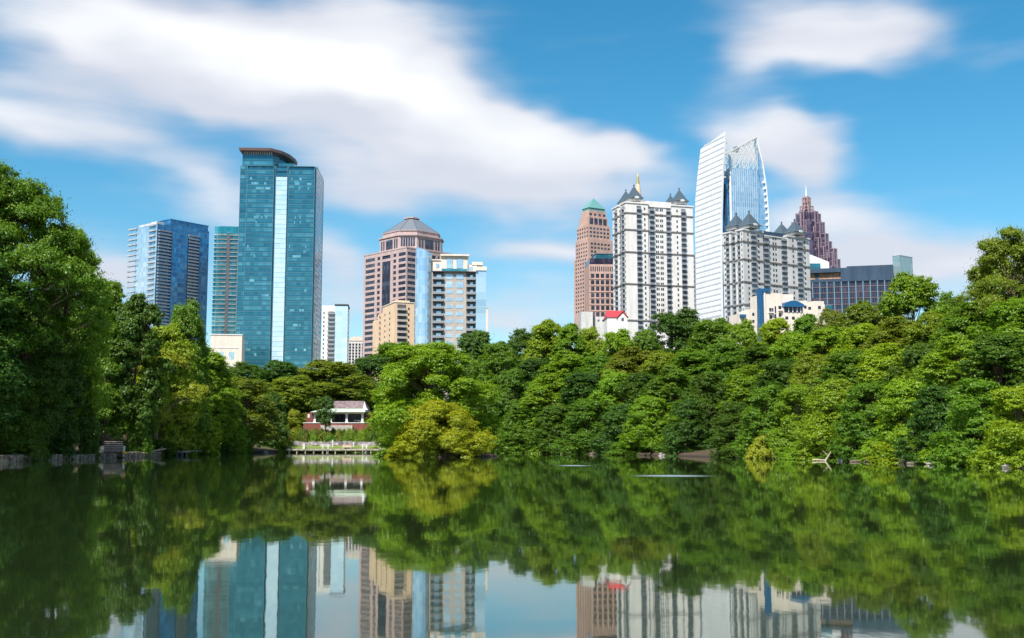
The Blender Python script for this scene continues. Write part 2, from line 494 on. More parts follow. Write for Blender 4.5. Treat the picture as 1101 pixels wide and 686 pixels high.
def crown(name, seed, H, Rr, base, profile, nbig=46, nsub=26, nleaf=30, flat=0.55, big=0.26, leaf=0.26, strata=0, lean=0.0, drop=0.12, bark=None, trunk_r=None, limbs=True, asym=0.25):
    rs = np.random.RandomState(seed)
    big *= 1.38; nsub = int(nsub * 1.75); flat = min(0.98, flat * 1.75) if not strata else min(.8, flat * 1.45)
    nleaf = int(nleaf * 1.7); leaf *= 0.76
    # large boughs on an uneven envelope
    zs = base * H + (H - base * H) * rs.uniform(0.0, 1.0, nbig) ** 0.9
    if strata:
        lv = np.round((zs - base * H) / (H - base * H) * strata) / strata
        zs = base * H + (H - base * H) * np.clip(lv + rs.normal(0, 0.25 / strata, nbig), 0, 1)
    u = (zs - base * H) / (H - base * H)
    pr = np.array([profile(x) for x in u])
    th = (np.arange(nbig) * 2.39996 + rs.uniform(-0.5, 0.5, nbig))
    k1, k2 = rs.uniform(0, 6.28, 2)
    wob = 1 + asym * np.sin(2 * th + k1) * 0.5 + asym * np.sin(3 * th + k2 + zs * 0.4) * 0.6
    rad = Rr * pr * wob * np.sqrt(rs.uniform(0.12, 1.0, nbig)) * 0.88
    ntop = max(2, nbig // 9)
    zs[:ntop] = H * (1 - rs.uniform(0.0, 0.10, ntop)) - big * Rr * 0.25; rad[:ntop] *= np.minimum(1, 0.5 + u[:ntop]) * 0.6
    B = np.stack([rad * np.cos(th) + lean * zs, rad * np.sin(th), zs], 1)
    rb = big * Rr * rs.uniform(0.65, 1.25, nbig) * (0.55 + 0.45 * pr)
    B[:, 2] -= rb * 0.3
    keep = rs.uniform(size=nbig) > 0.06
    B, rb = B[keep], rb[keep]
    nb = len(B)
    # sub boughs over each bough's upper and outer side
    d = rs.normal(size=(nb, nsub, 3))
    d /= np.linalg.norm(d, axis=2, keepdims=True)
    out = B - np.array([0, 0, H * 0.45]); out[:, 2] *= 0.5
    out = unit(out)
    d = d + 0.55 * out[:, None, :] + np.array([0, 0, 0.45])
    d /= np.linalg.norm(d, axis=2, keepdims=True)
    rr = rb[:, None, None] * rs.uniform(0.55, 1.12, (nb, nsub, 1))
    S = B[:, None, :] + d * rr * np.array([1, 1, flat])
    S = S.reshape(-1, 3)
    sd = d.reshape(-1, 3)
    ns = len(S)
    keep = rs.uniform(size=ns) > drop
    S, sd = S[keep], sd[keep]
    ns = len(S)
    rsub = rs.uniform(0.28, 1.0, ns) * (0.35 + big * Rr * 0.22)
    # leaves: shallow domes, edges drooping
    e = rs.normal(size=(ns, nleaf, 3))
    e /= np.linalg.norm(e, axis=2, keepdims=True)
    e[:, :, 2] = np.abs(e[:, :, 2]) * rs.choice([1, 1, 0.5, -0.7], (ns, nleaf))
    q = rs.uniform(0.35, 1.1, (ns, nleaf, 1)) * np.where(rs.uniform(size=(ns, nleaf, 1)) < .19, rs.uniform(1.1, 2.3, (ns, nleaf, 1)), 1)
    ax = rs.uniform(0.7, 1.5, (ns, 1, 2))
    P = S[:, None, :] + e * q * rsub[:, None, None] * np.concatenate([ax, np.full((ns, 1, 1), 0.72)], 2)
    nr = e * 0.7 + sd[:, None, :] * 0.5 + np.array([0, 0, 0.55]) + rs.normal(0, 0.48, (ns, nleaf, 3))
    P = P.reshape(-1, 3); nr = nr.reshape(-1, 3)
    n = len(P)
    size = leaf * rs.uniform(0.55, 1.25, n)
    tint = rs.uniform(size=n)
    spray = np.repeat(np.clip(rs.normal(0.5, 0.2, ns) + 0.22 * sd[:, 2], 0, 1), nleaf)
    # a few loose twigs beyond the outline
    cm = leaf_mesh('crown', P, nr, size, tint, spray)
    # trunk and limbs
    mb = MB()
    tr = trunk_r or 0.019 * H
    pts = []
    nz = 7
    jx, jy = rs.normal(0, 0.02 * H, nz + 1), rs.normal(0, 0.02 * H, nz + 1)
    jx[0] = jy[0] = 0
    top = H * 0.86
    for i in range(nz + 1):
        z = top * i / nz
        pts.append((lean * z + jx[i] * (i / nz), jy[i] * (i / nz), z if i else -0.8))
    for i in range(nz):
        r0 = tr * (1 - i / nz * 0.86) * (1.35 if i == 0 else 1); r1 = tr * (1 - (i + 1) / nz * 0.86)
        mb.bar(pts[i], pts[i + 1], r0, r1, 7)
    if limbs:
        for c, r in zip(B, rb):
            z0 = max(0.06 * H, c[2] * rs.uniform(0.55, 0.85)); z0 = min(z0, top * 0.97)
            i = min(nz - 1, int(z0 / top * nz)); fz = z0 / top * nz - i
            p0 = Vector(pts[i]).lerp(Vector(pts[i + 1]), fz)
            p1 = Vector(c); mid = p0.lerp(p1, 0.5) + Vector((0, 0, 0.06 * (p1 - p0).length))
            br_ = tr * 0.32 * (1 - z0 / H * 0.6)
            mb.bar(p0, mid, br_, br_ * 0.62, 4); mb.bar(mid, p1, br_ * 0.62, br_ * 0.22, 4)
            for q_ in range(3):
                v = Vector(rs.normal(size=3).tolist()); v.z = abs(v.z) * 0.6
                mb.bar(mid.lerp(p1, 0.3 + 0.25 * q_), Vector(c) + v.normalized() * float(r) * 0.8, br_ * 0.3, br_ * 0.1, 3)
    tm = bpy.data.meshes.new('trunk')
    tm.from_pydata(mb.v, [], mb.f); tm.materials.append(bark or m_bark)
    tm.polygons.foreach_set('use_smooth', [True] * len(tm.polygons))
    lo = np.percentile(P, 1, axis=0); hi = np.percentile(P, 99, axis=0)
    return dict(crown=cm, trunk=tm, H=float(P[:, 2].max()), W=float((hi[0] - lo[0])), cx=float((hi[0] + lo[0]) / 2))

def pf_round(u): return max(0.12, math.sin(PI * min(1, 0.16 + 0.84 * u) ** 0.85)) ** 0.6
def pf_oval(u): return max(0.10, math.sin(PI * (0.12 + 0.86 * u))) ** 0.55
def pf_skirt(u): return max(0.14, (1 - u ** 2.6)) ** 0.62 * (0.86 + 0.14 * math.sin(u * 9))
def pf_cone(u): return max(0.07, 1 - u ** 1.25) ** 0.9
def pf_spread(u): return (0.55 + 0.45 * math.sin(PI * min(1, u * 1.1))) if u < 0.9 else 0.55
def pf_dome(u): return math.sqrt(max(0.05, 1 - (u * 0.97) ** 2))

PROTO = {
    'round': [crown('r', 11, 20, 7.5, .20, pf_round), crown('r', 12, 20, 7.5, .16, pf_round, nbig=52, big=.24)],
    'oval': [crown('o', 21, 22, 6, .12, pf_oval, nbig=50, big=.28), crown('o', 22, 22, 6.2, .10, pf_oval, nbig=56, big=.26)],
    'skirt': [crown('s', 31, 15, 6.5, .02, pf_skirt, nbig=66, nsub=24, big=.27, flat=.5, leaf=.25),
              crown('s', 32, 15, 6.5, .02, pf_skirt, nbig=62, nsub=26, big=.28, flat=.55, leaf=.26),
              crown('s', 33, 14, 6.5, .03, pf_skirt, nbig=70, nsub=22, big=.24, flat=.6, leaf=.23)],
    'cone': [crown('c', 41, 20, 6, .06, pf_cone, nbig=60, strata=9, flat=.38, big=.30)],
    'layered': [crown('l', 51, 33, 14, .12, pf_spread, nbig=150, nsub=34, nleaf=30, strata=11, flat=.30, big=.21, leaf=.25, drop=.16),
                crown('l', 52, 28, 10, .10, pf_oval, nbig=110, nsub=32, nleaf=30, strata=10, flat=.34, big=.24, leaf=.25, drop=.16)],
    'open': [crown('n', 61, 24, 9, .30, pf_round, nbig=64, nsub=30, nleaf=22, strata=9, flat=.34, big=.24, leaf=.24, drop=.25)],
    'pale': [crown('p', 71, 16, 6.5, .12, pf_round, nbig=40, nsub=26, nleaf=15, strata=7, flat=.3, big=.26, leaf=.20, drop=.25, bark=m_bark_pale)],
    'willow': [crown('w', 81, 10, 9, .02, pf_dome, nbig=76, nsub=34, nleaf=32, big=.20, flat=.5, leaf=.20, asym=.15)],
    'island': [crown('i', 91, 20, 10, .06, pf_round, nbig=92, nsub=36, nleaf=32, big=.20, flat=.42, leaf=.24, drop=.14, asym=.3)],
    'bush': [crown('b', 101, 4, 3, .0, pf_dome, nbig=26, nsub=18, nleaf=24, big=.36, leaf=.20, flat=.6, limbs=True),
             crown('b', 102, 4, 3, .0, pf_dome, nbig=22, nsub=20, nleaf=24, big=.40, leaf=.22, flat=.45, strata=3)],
    'slender': [crown('e', 111, 10, 2.6, .52, pf_oval, nbig=22, nsub=16, nleaf=18, big=.40, leaf=.18, flat=.5, trunk_r=.22)],
}
# leaf colours (base reflectance)
G = {
    'dark': (0.072, 0.134, 0.014), 'deep': (0.056, 0.120, 0.018), 'blue': (0.072, 0.146, 0.032), 'mid': (0.113, 0.208, 0.017),
    'fresh': (0.171, 0.278, 0.016), 'bright': (0.238, 0.320, 0.018), 'olive': (0.171, 0.227, 0.018), 'gold': (0.296, 0.314, 0.016),
    'lime': (0.288, 0.320, 0.021), 'rust': (0.161, 0.193, 0.020), 'paleg': (0.302, 0.320, 0.040),
}
TREE_N = [0]
def tree(px, top, D, wpx, kind, colr, label, var=None, cat='tree', group=None, base_z=None, name=None, dz=0.0, jit=0.06):
    TREE_N[0] += 1
    i = TREE_N[0]
    rnd = random.Random(i * 7 + 3)
    prs = PROTO[kind]
    pr = prs[(var if var is not None else i) % len(prs)]
    if base_z is None:                       # keep every trunk on dry land, crowns may overhang
        a_ = math.atan((px - CX) / FPX / math.cos(PITCH)); Ds = float(r_shore(a_)) * math.cos(a_)
        Wm = wpx * Ds / FPX
        need = Ds + (Wm * (.36 if px > 186 else .5) + (.5 if px > 186 else 2.2) if kind != 'bush' else (.8 if px > 186 else 2.4))
        if kind == 'layered': need = Ds + 9
        D = max(D, need)
    bz = gh(X(px, 480, D), D) if base_z is None else base_z
    bz -= 0.15
    x = X(px, (top + 480) / 2, D)
    H = Z(top, D) - bz
    W = wpx * D / FPX
    names = {'bush': 'bush', 'willow': 'tree'}
    o = thing(name or names.get(kind, 'tree'), label, cat if kind != 'bush' else 'bush', (x, D, bz + dz), rnd.uniform(0, 2 * PI) if kind not in ('layered', 'island', 'willow', 'slender') else rnd.uniform(-.3, .3), group)
    o.scale = (W / pr['W'], W / pr['W'], H / pr['H'])
    c = G[colr]
    k = 1 + rnd.uniform(-jit, jit) * 2
    cc = (c[0] * k * (1 + rnd.uniform(-jit, jit)), c[1] * k, c[2] * k * (1 + rnd.uniform(-jit, jit)), 1)
    for nm in ('trunk', 'crown'):
        q = bpy.data.objects.new(nm, pr[nm])
        COL.objects.link(q); q.parent = o
        q.color = cc
    return o

TONE = {'dark': 'dark green', 'deep': 'deep green', 'blue': 'bluish green', 'mid': 'mid green', 'fresh': 'fresh green', 'bright': 'bright green',
        'olive': 'olive green', 'gold': 'golden green', 'lime': 'lime green', 'rust': 'rusty olive', 'paleg': 'pale green'}
# ---- left bank
tree(-2, 172, 150, 185, 'layered', 'mid', 'tallest spreading tree of layered boughs, rising at the left edge', var=0)
tree(68, 238, 160, 84, 'layered', 'fresh', 'tall layered tree leaning out right of the tallest tree', var=1)
tree(-40, 260, 136, 120, 'oval', 'deep', 'deep green tree cut by the left edge of the view')
tree(24, 318, 142, 84, 'layered', 'dark', 'dark tree standing in front of the tallest tree, over the stone lake wall', var=1)
tree(108, 296, 196, 72, 'round', 'mid', 'rounded mid green tree behind the left bank, left of the pale blue condo tower')
tree(146, 314, 186, 56, 'oval', 'dark', 'dark green tree below the balcony stack of the pale blue condo tower')
tree(66, 372, 148, 60, 'oval', 'blue', 'bluish green tree in shade left of the stone steps')
tree(114, 342, 190, 50, 'cone', 'mid', 'mid green pointed tree directly above the stone steps')
tree(170, 362, 167, 84, 'pale', 'paleg', 'pale yellow green tree with bare whitish limbs beside the stone steps')
tree(197, 319, 192, 56, 'round', 'mid', 'round headed tree under the dark right wing of the blue condo tower')
tree(178, 346, 180, 66, 'round', 'bright', 'bright green tree behind the pale limbed tree')
tree(222, 372, 196, 56, 'oval', 'fresh', 'fresh green tree in front of the cream podium building')
tree(200, 388, 176, 60, 'skirt', 'bright', 'bright green tree spreading over the water right of the small jetty')
tree(236, 408, 204, 54, 'skirt', 'fresh', 'fresh green tree overhanging the water, right end of the left bank')
tree(14, 410, 140, 74, 'skirt', 'dark', 'low dark tree hanging over the stone lake wall at the far left')
tree(60, 422, 145, 44, 'skirt', 'deep', 'low deep green tree between the far left tree and the stone steps')
tree(90, 402, 154, 28, 'skirt', 'dark', 'small dark tree at the left side of the stone steps')
tree(150, 418, 161, 24, 'skirt', 'mid', 'small mid green tree at the right side of the stone steps')
tree(-110, 300, 138, 120, 'oval', 'dark', 'dark tree beyond the left edge of the view')
# ---- middle, round the boathouse
tree(262, 388, 330, 52, 'round', 'dark', 'dark round tree under the left half of the teal glass tower')
tree(300, 386, 345, 60, 'round', 'deep', 'deep green tree under the white stripe of the teal glass tower')
tree(266, 404, 262, 66, 'round', 'rust', 'rusty olive tree left of the boathouse, near the shore')
tree(248, 428, 238, 40, 'skirt', 'dark', 'dark tree at the waterline left of the boathouse lawn')
tree(290, 418, 292, 46, 'skirt', 'blue', 'bluish green tree at the waterline left of the timber dock')
tree(312, 404, 326, 50, 'oval', 'olive', 'olive green tree behind the left end of the boathouse')
tree(352, 386, 352, 92, 'round', 'rust', 'wide rusty olive tree behind the boathouse roof', var=1)
tree(322, 402, 326, 46, 'round', 'olive', 'olive tree leaning over the left end of the boathouse roof')
tree(398, 380, 380, 56, 'round', 'blue', 'bluish green tree between the beige flats and the boathouse', var=0)
tree(425, 366, 390, 60, 'oval', 'mid', 'mid green tree behind the island tree, under the beige flats')
tree(316, 438, 306, 22, 'skirt', 'gold', 'small golden green tree beside the left brick wing of the boathouse')
tree(409, 434, 300, 24, 'skirt', 'fresh', 'fresh green tree beside the right end of the boathouse')
tree(419, 408, 318, 36, 'oval', 'mid', 'mid green tree at the right of the boathouse roof')
tree(350.5, 424, 286, 17, 'slender', 'deep', 'thin dark trunked tree standing in front of the boathouse')
tree(352, 390, 400, 56, 'skirt', 'dark', 'dark tree glimpsed behind the wide rusty olive tree above the boathouse')
# ---- island
tree(450, 396, 300, 54, 'round', 'dark', 'dark tree glimpsed through the gap in the large island tree')
tree(463, 366, 196, 116, 'island', 'fresh', 'large spreading green tree on the little island', base_z=0.8)
tree(472, 428, 188, 94, 'willow', 'gold', 'wide golden green willow leaning over the water on the island', base_z=0.5)
tree(439, 424, 193, 42, 'skirt', 'fresh', 'light green tree at the left side of the island', base_z=0.5, var=1)
tree(508, 420, 197, 34, 'pale', 'gold', 'slim yellow sapling at the right side of the island', base_z=0.6)
tree(434, 477, 184.5, 34, 'bush', 'lime', 'low lime green bush trailing in the water at the island tip', base_z=0.05)
tree(460, 480, 184.0, 22, 'bush', 'olive', 'small olive bush at the foot of the golden willow', base_z=0.05)
# ---- right bank: skyline row
tree(512, 353, 430, 62, 'round', 'blue', 'dark bluish tree swelling up at the foot of the grey balconied tower', var=1)
tree(536, 366, 330, 56, 'round', 'mid', 'mid green tree just right of the island tree')
tree(565, 352, 345, 56, 'round', 'dark', 'dark topped tree under the open sky left of the pink granite tower')
tree(590, 342, 322, 48, 'oval', 'bright', 'bright green tree standing clear under the open sky')
tree(612, 346, 318, 42, 'oval', 'fresh', 'fresh green tree below the left edge of the pink granite tower')
tree(634, 350, 322, 42, 'round', 'bright', 'bright rounded tree in front of the small grey block')
tree(664, 352, 315, 52, 'round', 'fresh', 'fresh green tree under the red roofed house')
tree(694, 352, 318, 44, 'round', 'mid', 'mid green tree under the white turreted tower')
tree(730, 330, 350, 84, 'round', 'deep', 'broad deep green tree hiding the foot of the white turreted tower', var=0)
tree(768, 340, 305, 56, 'oval', 'mid', 'mid green tree under the curved white tower')
tree(800, 342, 290, 46, 'round', 'fresh', 'fresh green tree under the left corner of the grey turreted tower')
tree(836, 340, 268, 56, 'round', 'bright', 'bright green tree hiding the cream building with the blue frame')
tree(868, 336, 258, 46, 'oval', 'mid', 'mid green tree hiding the right end of the cream building')
tree(896, 330, 252, 50, 'round', 'rust', 'rusty olive tree under the long dark blue office block')
tree(930, 320, 240, 58, 'round', 'olive', 'olive tree under the middle of the dark blue office block')
tree(982, 291, 232, 84, 'round', 'fresh', 'domed tree standing in front of the pale green glass stair tower', var=1)
tree(1024, 312, 236, 52, 'round', 'mid', 'small topped mid green tree in the dip left of the tall open tree')
tree(1088, 240, 168, 104, 'open', 'olive', 'tall open branched tree against the sky at the right edge')
tree(1078, 272, 182, 70, 'round', 'olive', 'olive tree tucked behind the tall open branched tree')
tree(1150, 262, 160, 90, 'round', 'mid', 'green tree cut off by the right edge of the view')
# ---- right bank: middle row
MID = [(540, 404, 292, 56, 'oval', 'dark', 'on the slope just right of the island tree'), (576, 384, 288, 60, 'round', 'deep', 'on the slope under the open sky'),
       (612, 376, 278, 54, 'oval', 'fresh', 'on the slope under the pink granite tower'), (646, 380, 268, 56, 'round', 'mid', 'on the slope under the small grey block'),
       (680, 372, 262, 54, 'oval', 'rust', 'on the slope left of the white turreted tower foot'), (712, 376, 256, 52, 'round', 'olive', 'on the slope in front of the broad deep green tree'),
       (748, 374, 246, 58, 'oval', 'mid', 'on the slope under the curved white tower'), (784, 366, 236, 56, 'round', 'mid', 'on the slope under the grey turreted tower corner'),
       (822, 368, 224, 56, 'oval', 'dark', 'on the slope under the blue frame of the cream building'), (856, 356, 212, 58, 'round', 'fresh', 'on the slope under the cream building end'),
       (892, 350, 204, 58, 'oval', 'fresh', 'on the slope under the dark blue office block'), (930, 346, 196, 60, 'round', 'bright', 'on the slope left of the domed tree'),
       (968, 340, 188, 62, 'oval', 'rust', 'on the slope under the domed tree'), (1008, 334, 178, 66, 'round', 'olive', 'on the slope right of the domed tree'),
       (1048, 324, 168, 70, 'oval', 'mid', 'on the slope under the tall open tree'), (1095, 318, 152, 80, 'round', 'fresh', 'on the slope at the right edge')]
for px, top, D, wp, k, c, where in MID:
    tree(px, top, D, wp * 1.12, k, c, '%s tree %s' % (TONE[c], where))
# ---- right bank: waterside row, boughs down to the water
FRONT = [(536, 432, 262, 44, 'dark', 'beside the right shore of the island'), (566, 424, 254, 52, 'mid', 'left of the open bank under the open sky'),
         (600, 430, 245, 48, 'dark', 'below the pink granite tower'), (632, 422, 236, 52, 'mid', 'below the red roofed house, left side'),
         (668, 428, 225, 50, 'blue', 'below the left turret of the white tower'), (700, 420, 215, 52, 'fresh', 'below the white turreted tower'),
         (738, 422, 204, 46, 'deep', 'just left of the bare reddish bank'), (792, 424, 184, 52, 'dark', 'just right of the bare reddish bank'),
         (824, 408, 172, 54, 'mid', 'below the cream building with the blue frame'), (858, 404, 162, 56, 'fresh', 'below the right end of the cream building'),
         (896, 398, 150, 60, 'bright', 'below the stepped purple tower'), (936, 402, 141, 62, 'mid', 'below the dark blue office block'),
         (974, 396, 133, 64, 'fresh', 'below the domed tree'), (1012, 404, 124, 66, 'deep', 'below the dip in the tree line'),
         (1052, 398, 113, 72, 'mid', 'below the tall open tree'), (1096, 402, 105, 80, 'bright', 'at the right edge of the view'), (1160, 380, 100, 90, 'mid', 'outside the right edge')]
for n_, (px, top, D, wp, c, where) in enumerate(FRONT):
    tree(px, top, D - 1.5, wp * 1.15, 'skirt', c, '%s waterside tree %s' % (TONE[c], where), dz=-.6)
UPPER = [(552, 394, 270, 44, 'mid'), (590, 402, 262, 50, 'fresh'), (628, 398, 250, 46, 'deep'), (662, 396, 242, 46, 'fresh'), (690, 398, 232, 44, 'dark'), (724, 392, 226, 46, 'mid'),
         (762, 398, 210, 50, 'dark'), (806, 392, 198, 50, 'fresh'), (842, 384, 186, 50, 'dark'), (876, 376, 176, 54, 'olive'), (914, 374, 166, 56, 'mid'), (954, 368, 156, 60, 'bright'),
         (992, 366, 148, 60, 'dark'), (1030, 360, 138, 66, 'fresh'), (1074, 356, 126, 74, 'dark')]
WHERE2 = ['right of the island sapling', 'under the open sky', 'under the pink granite tower', 'under the red roofed house', 'under the left turrets of the white tower', 'under the right turret of the white tower',
          'above the bare reddish bank', 'under the blue frame', 'under the blue canopy roof', 'under the cream building corner', 'under the dark blue office block', 'under the left flank of the domed tree',
          'under the right flank of the domed tree', 'left of the tall open tree', 'under the tall open tree']
for n_, (px, top, D, wp, c) in enumerate(UPPER):
    tree(px, top, D, wp * 1.1, 'oval' if n_ % 3 else 'round', c, '%s tree halfway up the bank %s' % (TONE[c], WHERE2[n_]))
# far trees that close the gaps between the rows; only slivers of them show
fr_ = random.Random(5)
for k in range(26):
    px = 520 + k * 24
    D = float(np.interp(px, [520, 700, 900, 1150], [400, 380, 290, 190]))
    top = float(np.interp(px, [520, 600, 700, 790, 870, 950, 1150], [384, 372, 374, 366, 358, 346, 335]))
    tree(px, top, D, 52, 'round', fr_.choice(['dark', 'deep', 'mid']), 'dark tree filling in behind the skyline row on the right bank', group='trees filling in behind the right bank')
for k in range(11):
    px = 40 + k * 26
    tree(px, float(np.interp(px, [0, 60, 110, 210, 250, 320], [300, 320, 340, 372, 402, 408])), float(np.interp(px, [0, 320], [185, 380])), 60, 'oval' if k < 7 else 'round', fr_.choice(['dark', 'deep']),
         'dark tree filling in behind the left bank', group='trees filling in behind the left bank')
for k in range(6):
    px = 300 + k * 24
    tree(px, 412 - (k == 3) * 4, 372, 44, 'round', fr_.choice(['dark', 'deep', 'mid']), 'dark tree filling in behind the boathouse', group='trees filling in behind the boathouse')
# ---- waterside bushes
BUSH = [(44, 474, 138.5, 26, 'dark', 'on the stone lake wall at the left'), (172, 468, 172, 30, 'dark', 'behind the small jetty'), (214, 462, 196, 34, 'mid', 'right of the small jetty'),
        (236, 470, 214, 30, 'deep', 'in the dark inlet left of the lawn'), (262, 470, 240, 24, 'mid', 'at the waterline under the rusty olive tree'), (306, 468, 268, 16, 'olive', 'at the left end of the timber dock'),
        (414, 462, 280, 20, 'fresh', 'at the right end of the timber dock'), (552, 466, 250, 40, 'mid', 'drooping over the water right of the island'), (588, 470, 242, 30, 'fresh', 'drooping over the water under the pink tower'),
        (676, 470, 214, 34, 'mid', 'drooping over the water below the white tower'), (822, 462, 166, 32, 'lime', 'with lime boughs reaching over the water right of the reddish bank'), (862, 468, 156, 34, 'fresh', 'drooping by the dead branch'),
        (905, 470, 146, 40, 'mid', 'right of the dead branch'), (965, 468, 132, 44, 'bright', 'below the domed tree at the waterline'), (1010, 470, 123, 44, 'fresh', 'third from the right along the waterline'),
        (1050, 466, 114, 56, 'bright', 'second from the right along the waterline'), (1092, 462, 105, 60, 'mid', 'last on the right along the waterline'), (786, 474, 184, 22, 'olive', 'beside the bare reddish bank')]
for px, top, D, wp, c, where in BUSH:
    tree(px, top, D - 1.2, wp * 1.1, 'bush', c, '%s bush %s' % (TONE[c], where), dz=-.4)

# ================================================================== buildings
class Bld:
    """A building whose near corner stands at photo column px at distance D; front face (local y=0) runs right, side face (local x=0) runs back-left."""
    def __init__(s, name, label, cat, px, D, phi, ref=300, base=477, group=None):
        s.D, s.phi, s.ref = D, R(phi), ref
        s.u0 = X(px, ref, D) / D
        s.z0 = 4.0
        s.o = thing(name, label, cat, (s.u0 * D, D, s.z0), s.phi, group)
    def ux(s, px): return X(px, s.ref, s.D) / s.D
    def L(s, px):
        u = s.ux(px); c, si = math.cos(s.phi), math.sin(s.phi)
        return (u * s.D - s.u0 * s.D) / (c - u * si)
    def M(s, px):
        u = s.ux(px); c, si = math.cos(s.phi), math.sin(s.phi)
        return (s.u0 * s.D - u * s.D) / (si + u * c)
    def z(s, py): return Z(py, s.D) - s.z0
    def P(s, mb, name, mat, **k): return mb.build(name, mat, s.o, **k)

def fbox(mb, face, a0, a1, z0, z1, out, inn=0.0):
    """box on face 'F' (front) or 'S' (side): from inn to out metres proud of it"""
    if face == 'F': mb.box(a0, a1, -out, -inn, z0, z1)
    else: mb.box(-out, -inn, a0, a1, z0, z1)

def many(b, name, mat, items, make, most=100):
    """each item its own part; beyond `most` the lower ones go into one part of kind stuff"""
    items = sorted(items, key=lambda r: -r[4] if len(r) > 4 else 0)
    for r in items[:most]:
        mb = MB(); make(mb, r); b.P(mb, name, mat)
    if len(items) > most:
        mb = MB()
        for r in items[most:]: make(mb, r)
        b.P(mb, name, mat, kind='stuff')

def pane(mb, r):           # (face, a0, a1, z0, z1)
    fbox(mb, r[0], r[1], r[2], r[3], r[4], 0.12, -0.05)
def deep_pane(mb, r): fbox(mb, r[0], r[1], r[2], r[3], r[4], 0.06, -0.05)
def balcony(mb, r, dep=1.5):
    f, a0, a1, z0, z1 = r
    fbox(mb, f, a0, a1, z0, z0 + 0.28, dep, 0.0)
    fbox(mb, f, a0 + .06, a1 - .06, z0 + 0.28, z0 + 1.25, dep - 0.03, dep - 0.13)
    if f == 'F':
        mb.box(a0 + .05, a0 + .15, -dep + .13, 0, z0 + .28, z0 + 1.25); mb.box(a1 - .15, a1 - .05, -dep + .13, 0, z0 + .28, z0 + 1.25)
    else:
        mb.box(-dep + .13, 0, a0 + .05, a0 + .15, z0 + .28, z0 + 1.25); mb.box(-dep + .13, 0, a1 - .15, a1 - .05, z0 + .28, z0 + 1.25)
def grid_wall(mb, face, a0, a1, z0, z1, holes, out):
    """relief wall with rectangular openings; holes = (list of (c0,c1) columns, list of (r0,r1) rows)"""
    cols, rows = holes
    cols = sorted(cols); rows = sorted(rows)
    x = a0
    for c0, c1 in cols:
        if c0 > x: fbox(mb, face, x, c0, z0, z1, out)
        zz = z0
        for r0, r1 in rows:
            if r0 > zz: fbox(mb, face, c0, c1, zz, r0, out - 0.003)
            zz = r1
        if z1 > zz: fbox(mb, face, c0, c1, zz, z1, out - 0.003)
        x = c1
    if a1 > x: fbox(mb, face, x, a1, z0, z1, out)
def ab(b, pxs, f='F'):
    g = b.L if f == 'F' else b.M
    r = [(g(p), g(q)) for p, q in pxs]
    return [(min(r_), max(r_)) for r_ in r]
def floors(z0, z1, h, lo=.25, hi=.8):
    out = []; z = z1
    while z - h >= z0:
        out.append((z - h * (1 - lo), z - h * (1 - hi))); z -= h
    return out

g_dark = glass_mat('dark_window_glass', [(.02, .025, .04), (.05, .06, .09), (.13, .16, .22)], (1.2, 1.2, 3.4), .25, .1)
g_sky = glass_mat('sky_reflecting_window_glass', [(.30, .42, .55), (.50, .64, .74), (.75, .85, .90)], (2.6, 2.6, 3.3), .55, .12)
g_teal = glass_mat('teal_curtain_glass', [(.020, .115, .175), (.038, .195, .265), (.12, .36, .43)], (2.9, 2.9, 3.42), .42, .14, .035, band=(.30, (.03, .14, .20, 1)))
g_strip = glass_mat('pale_curtain_glass', [(.50, .68, .80), (.62, .77, .87), (.74, .86, .92)], (3.2, 3.2, 3.42), .42, .2)
g_blue = glass_mat('blue_curtain_glass', [(.02, .10, .26), (.05, .22, .42), (.16, .42, .62)], (2.2, 2.2, 4.1), .55, .1, .05, band=(.2, (.10, .22, .34, 1)))
g_pale = glass_mat('pale_blue_curtain_glass', [(.30, .50, .66), (.48, .66, .78), (.70, .82, .88)], (2.2, 2.2, 4.1), .6, .1, .04, band=(.12, (.55, .62, .66, 1)))
g_turq = glass_mat('turquoise_curtain_glass', [(.02, .17, .22), (.04, .30, .36), (.25, .55, .60)], (2.4, 2.4, 3.9), .5, .12, .05)
g_light = glass_mat('light_blue_curtain_glass', [(.25, .44, .62), (.40, .58, .74), (.62, .76, .86)], (1.5, 1.5, 3.9), .6, .1, .04, band=(.10, (.55, .66, .74, 1)))
g_purple = glass_mat('purple_tinted_glass', [(.06, .045, .08), (.11, .085, .14), (.24, .20, .28)], (2.4, 2.4, 4.0), .45, .16, .05)
g_navy = glass_mat('navy_window_glass', [(.012, .014, .035), (.03, .03, .06), (.12, .09, .13)], (2.0, 2.0, 3.6), .3, .12, .05)
w_conc = wall_mat('pale_concrete', (.55, .54, .52)); w_white = wall_mat('white_render', (.70, .68, .66), var=.08)
w_whiteb = wall_mat('bright_white_panel', (.74, .76, .78), var=.05); w_cream = wall_mat('cream_render', (.70, .62, .54), var=.08)
w_tan = wall_mat('tan_render', (.68, .50, .34), var=.10); w_pink = wall_mat('pink_granite', (.48, .32, .27), var=.12)
w_mauve = wall_mat('mauve_granite', (.46, .35, .34), var=.10); w_grey = wall_mat('grey_cast_stone', (.56, .555, .55), var=.12)
w_taupe = wall_mat('taupe_stone', (.42, .38, .35), var=.10); w_dark = wall_mat('dark_trim', (.11, .115, .13), var=.15)
w_slate = plain_mat('slate_blue_metal_roof', (.085, .12, .15), .45, .3); w_navy = wall_mat('navy_metal_panel', (.035, .065, .11), var=.15, rough=.5)
w_blue = plain_mat('blue_painted_metal', (.008, .09, .22), .5); w_red = plain_mat('red_metal_roof', (.50, .04, .05), .5)
w_brick = wall_mat('red_brick', (.20, .065, .05), var=.2); w_copper = plain_mat('green_copper_roof', (.12, .29, .28), .5)
w_lead = plain_mat('grey_lead_roof', (.17, .19, .22), .5, .2); w_gold = plain_mat('gilded_metal', (.75, .50, .14), .3, .8)
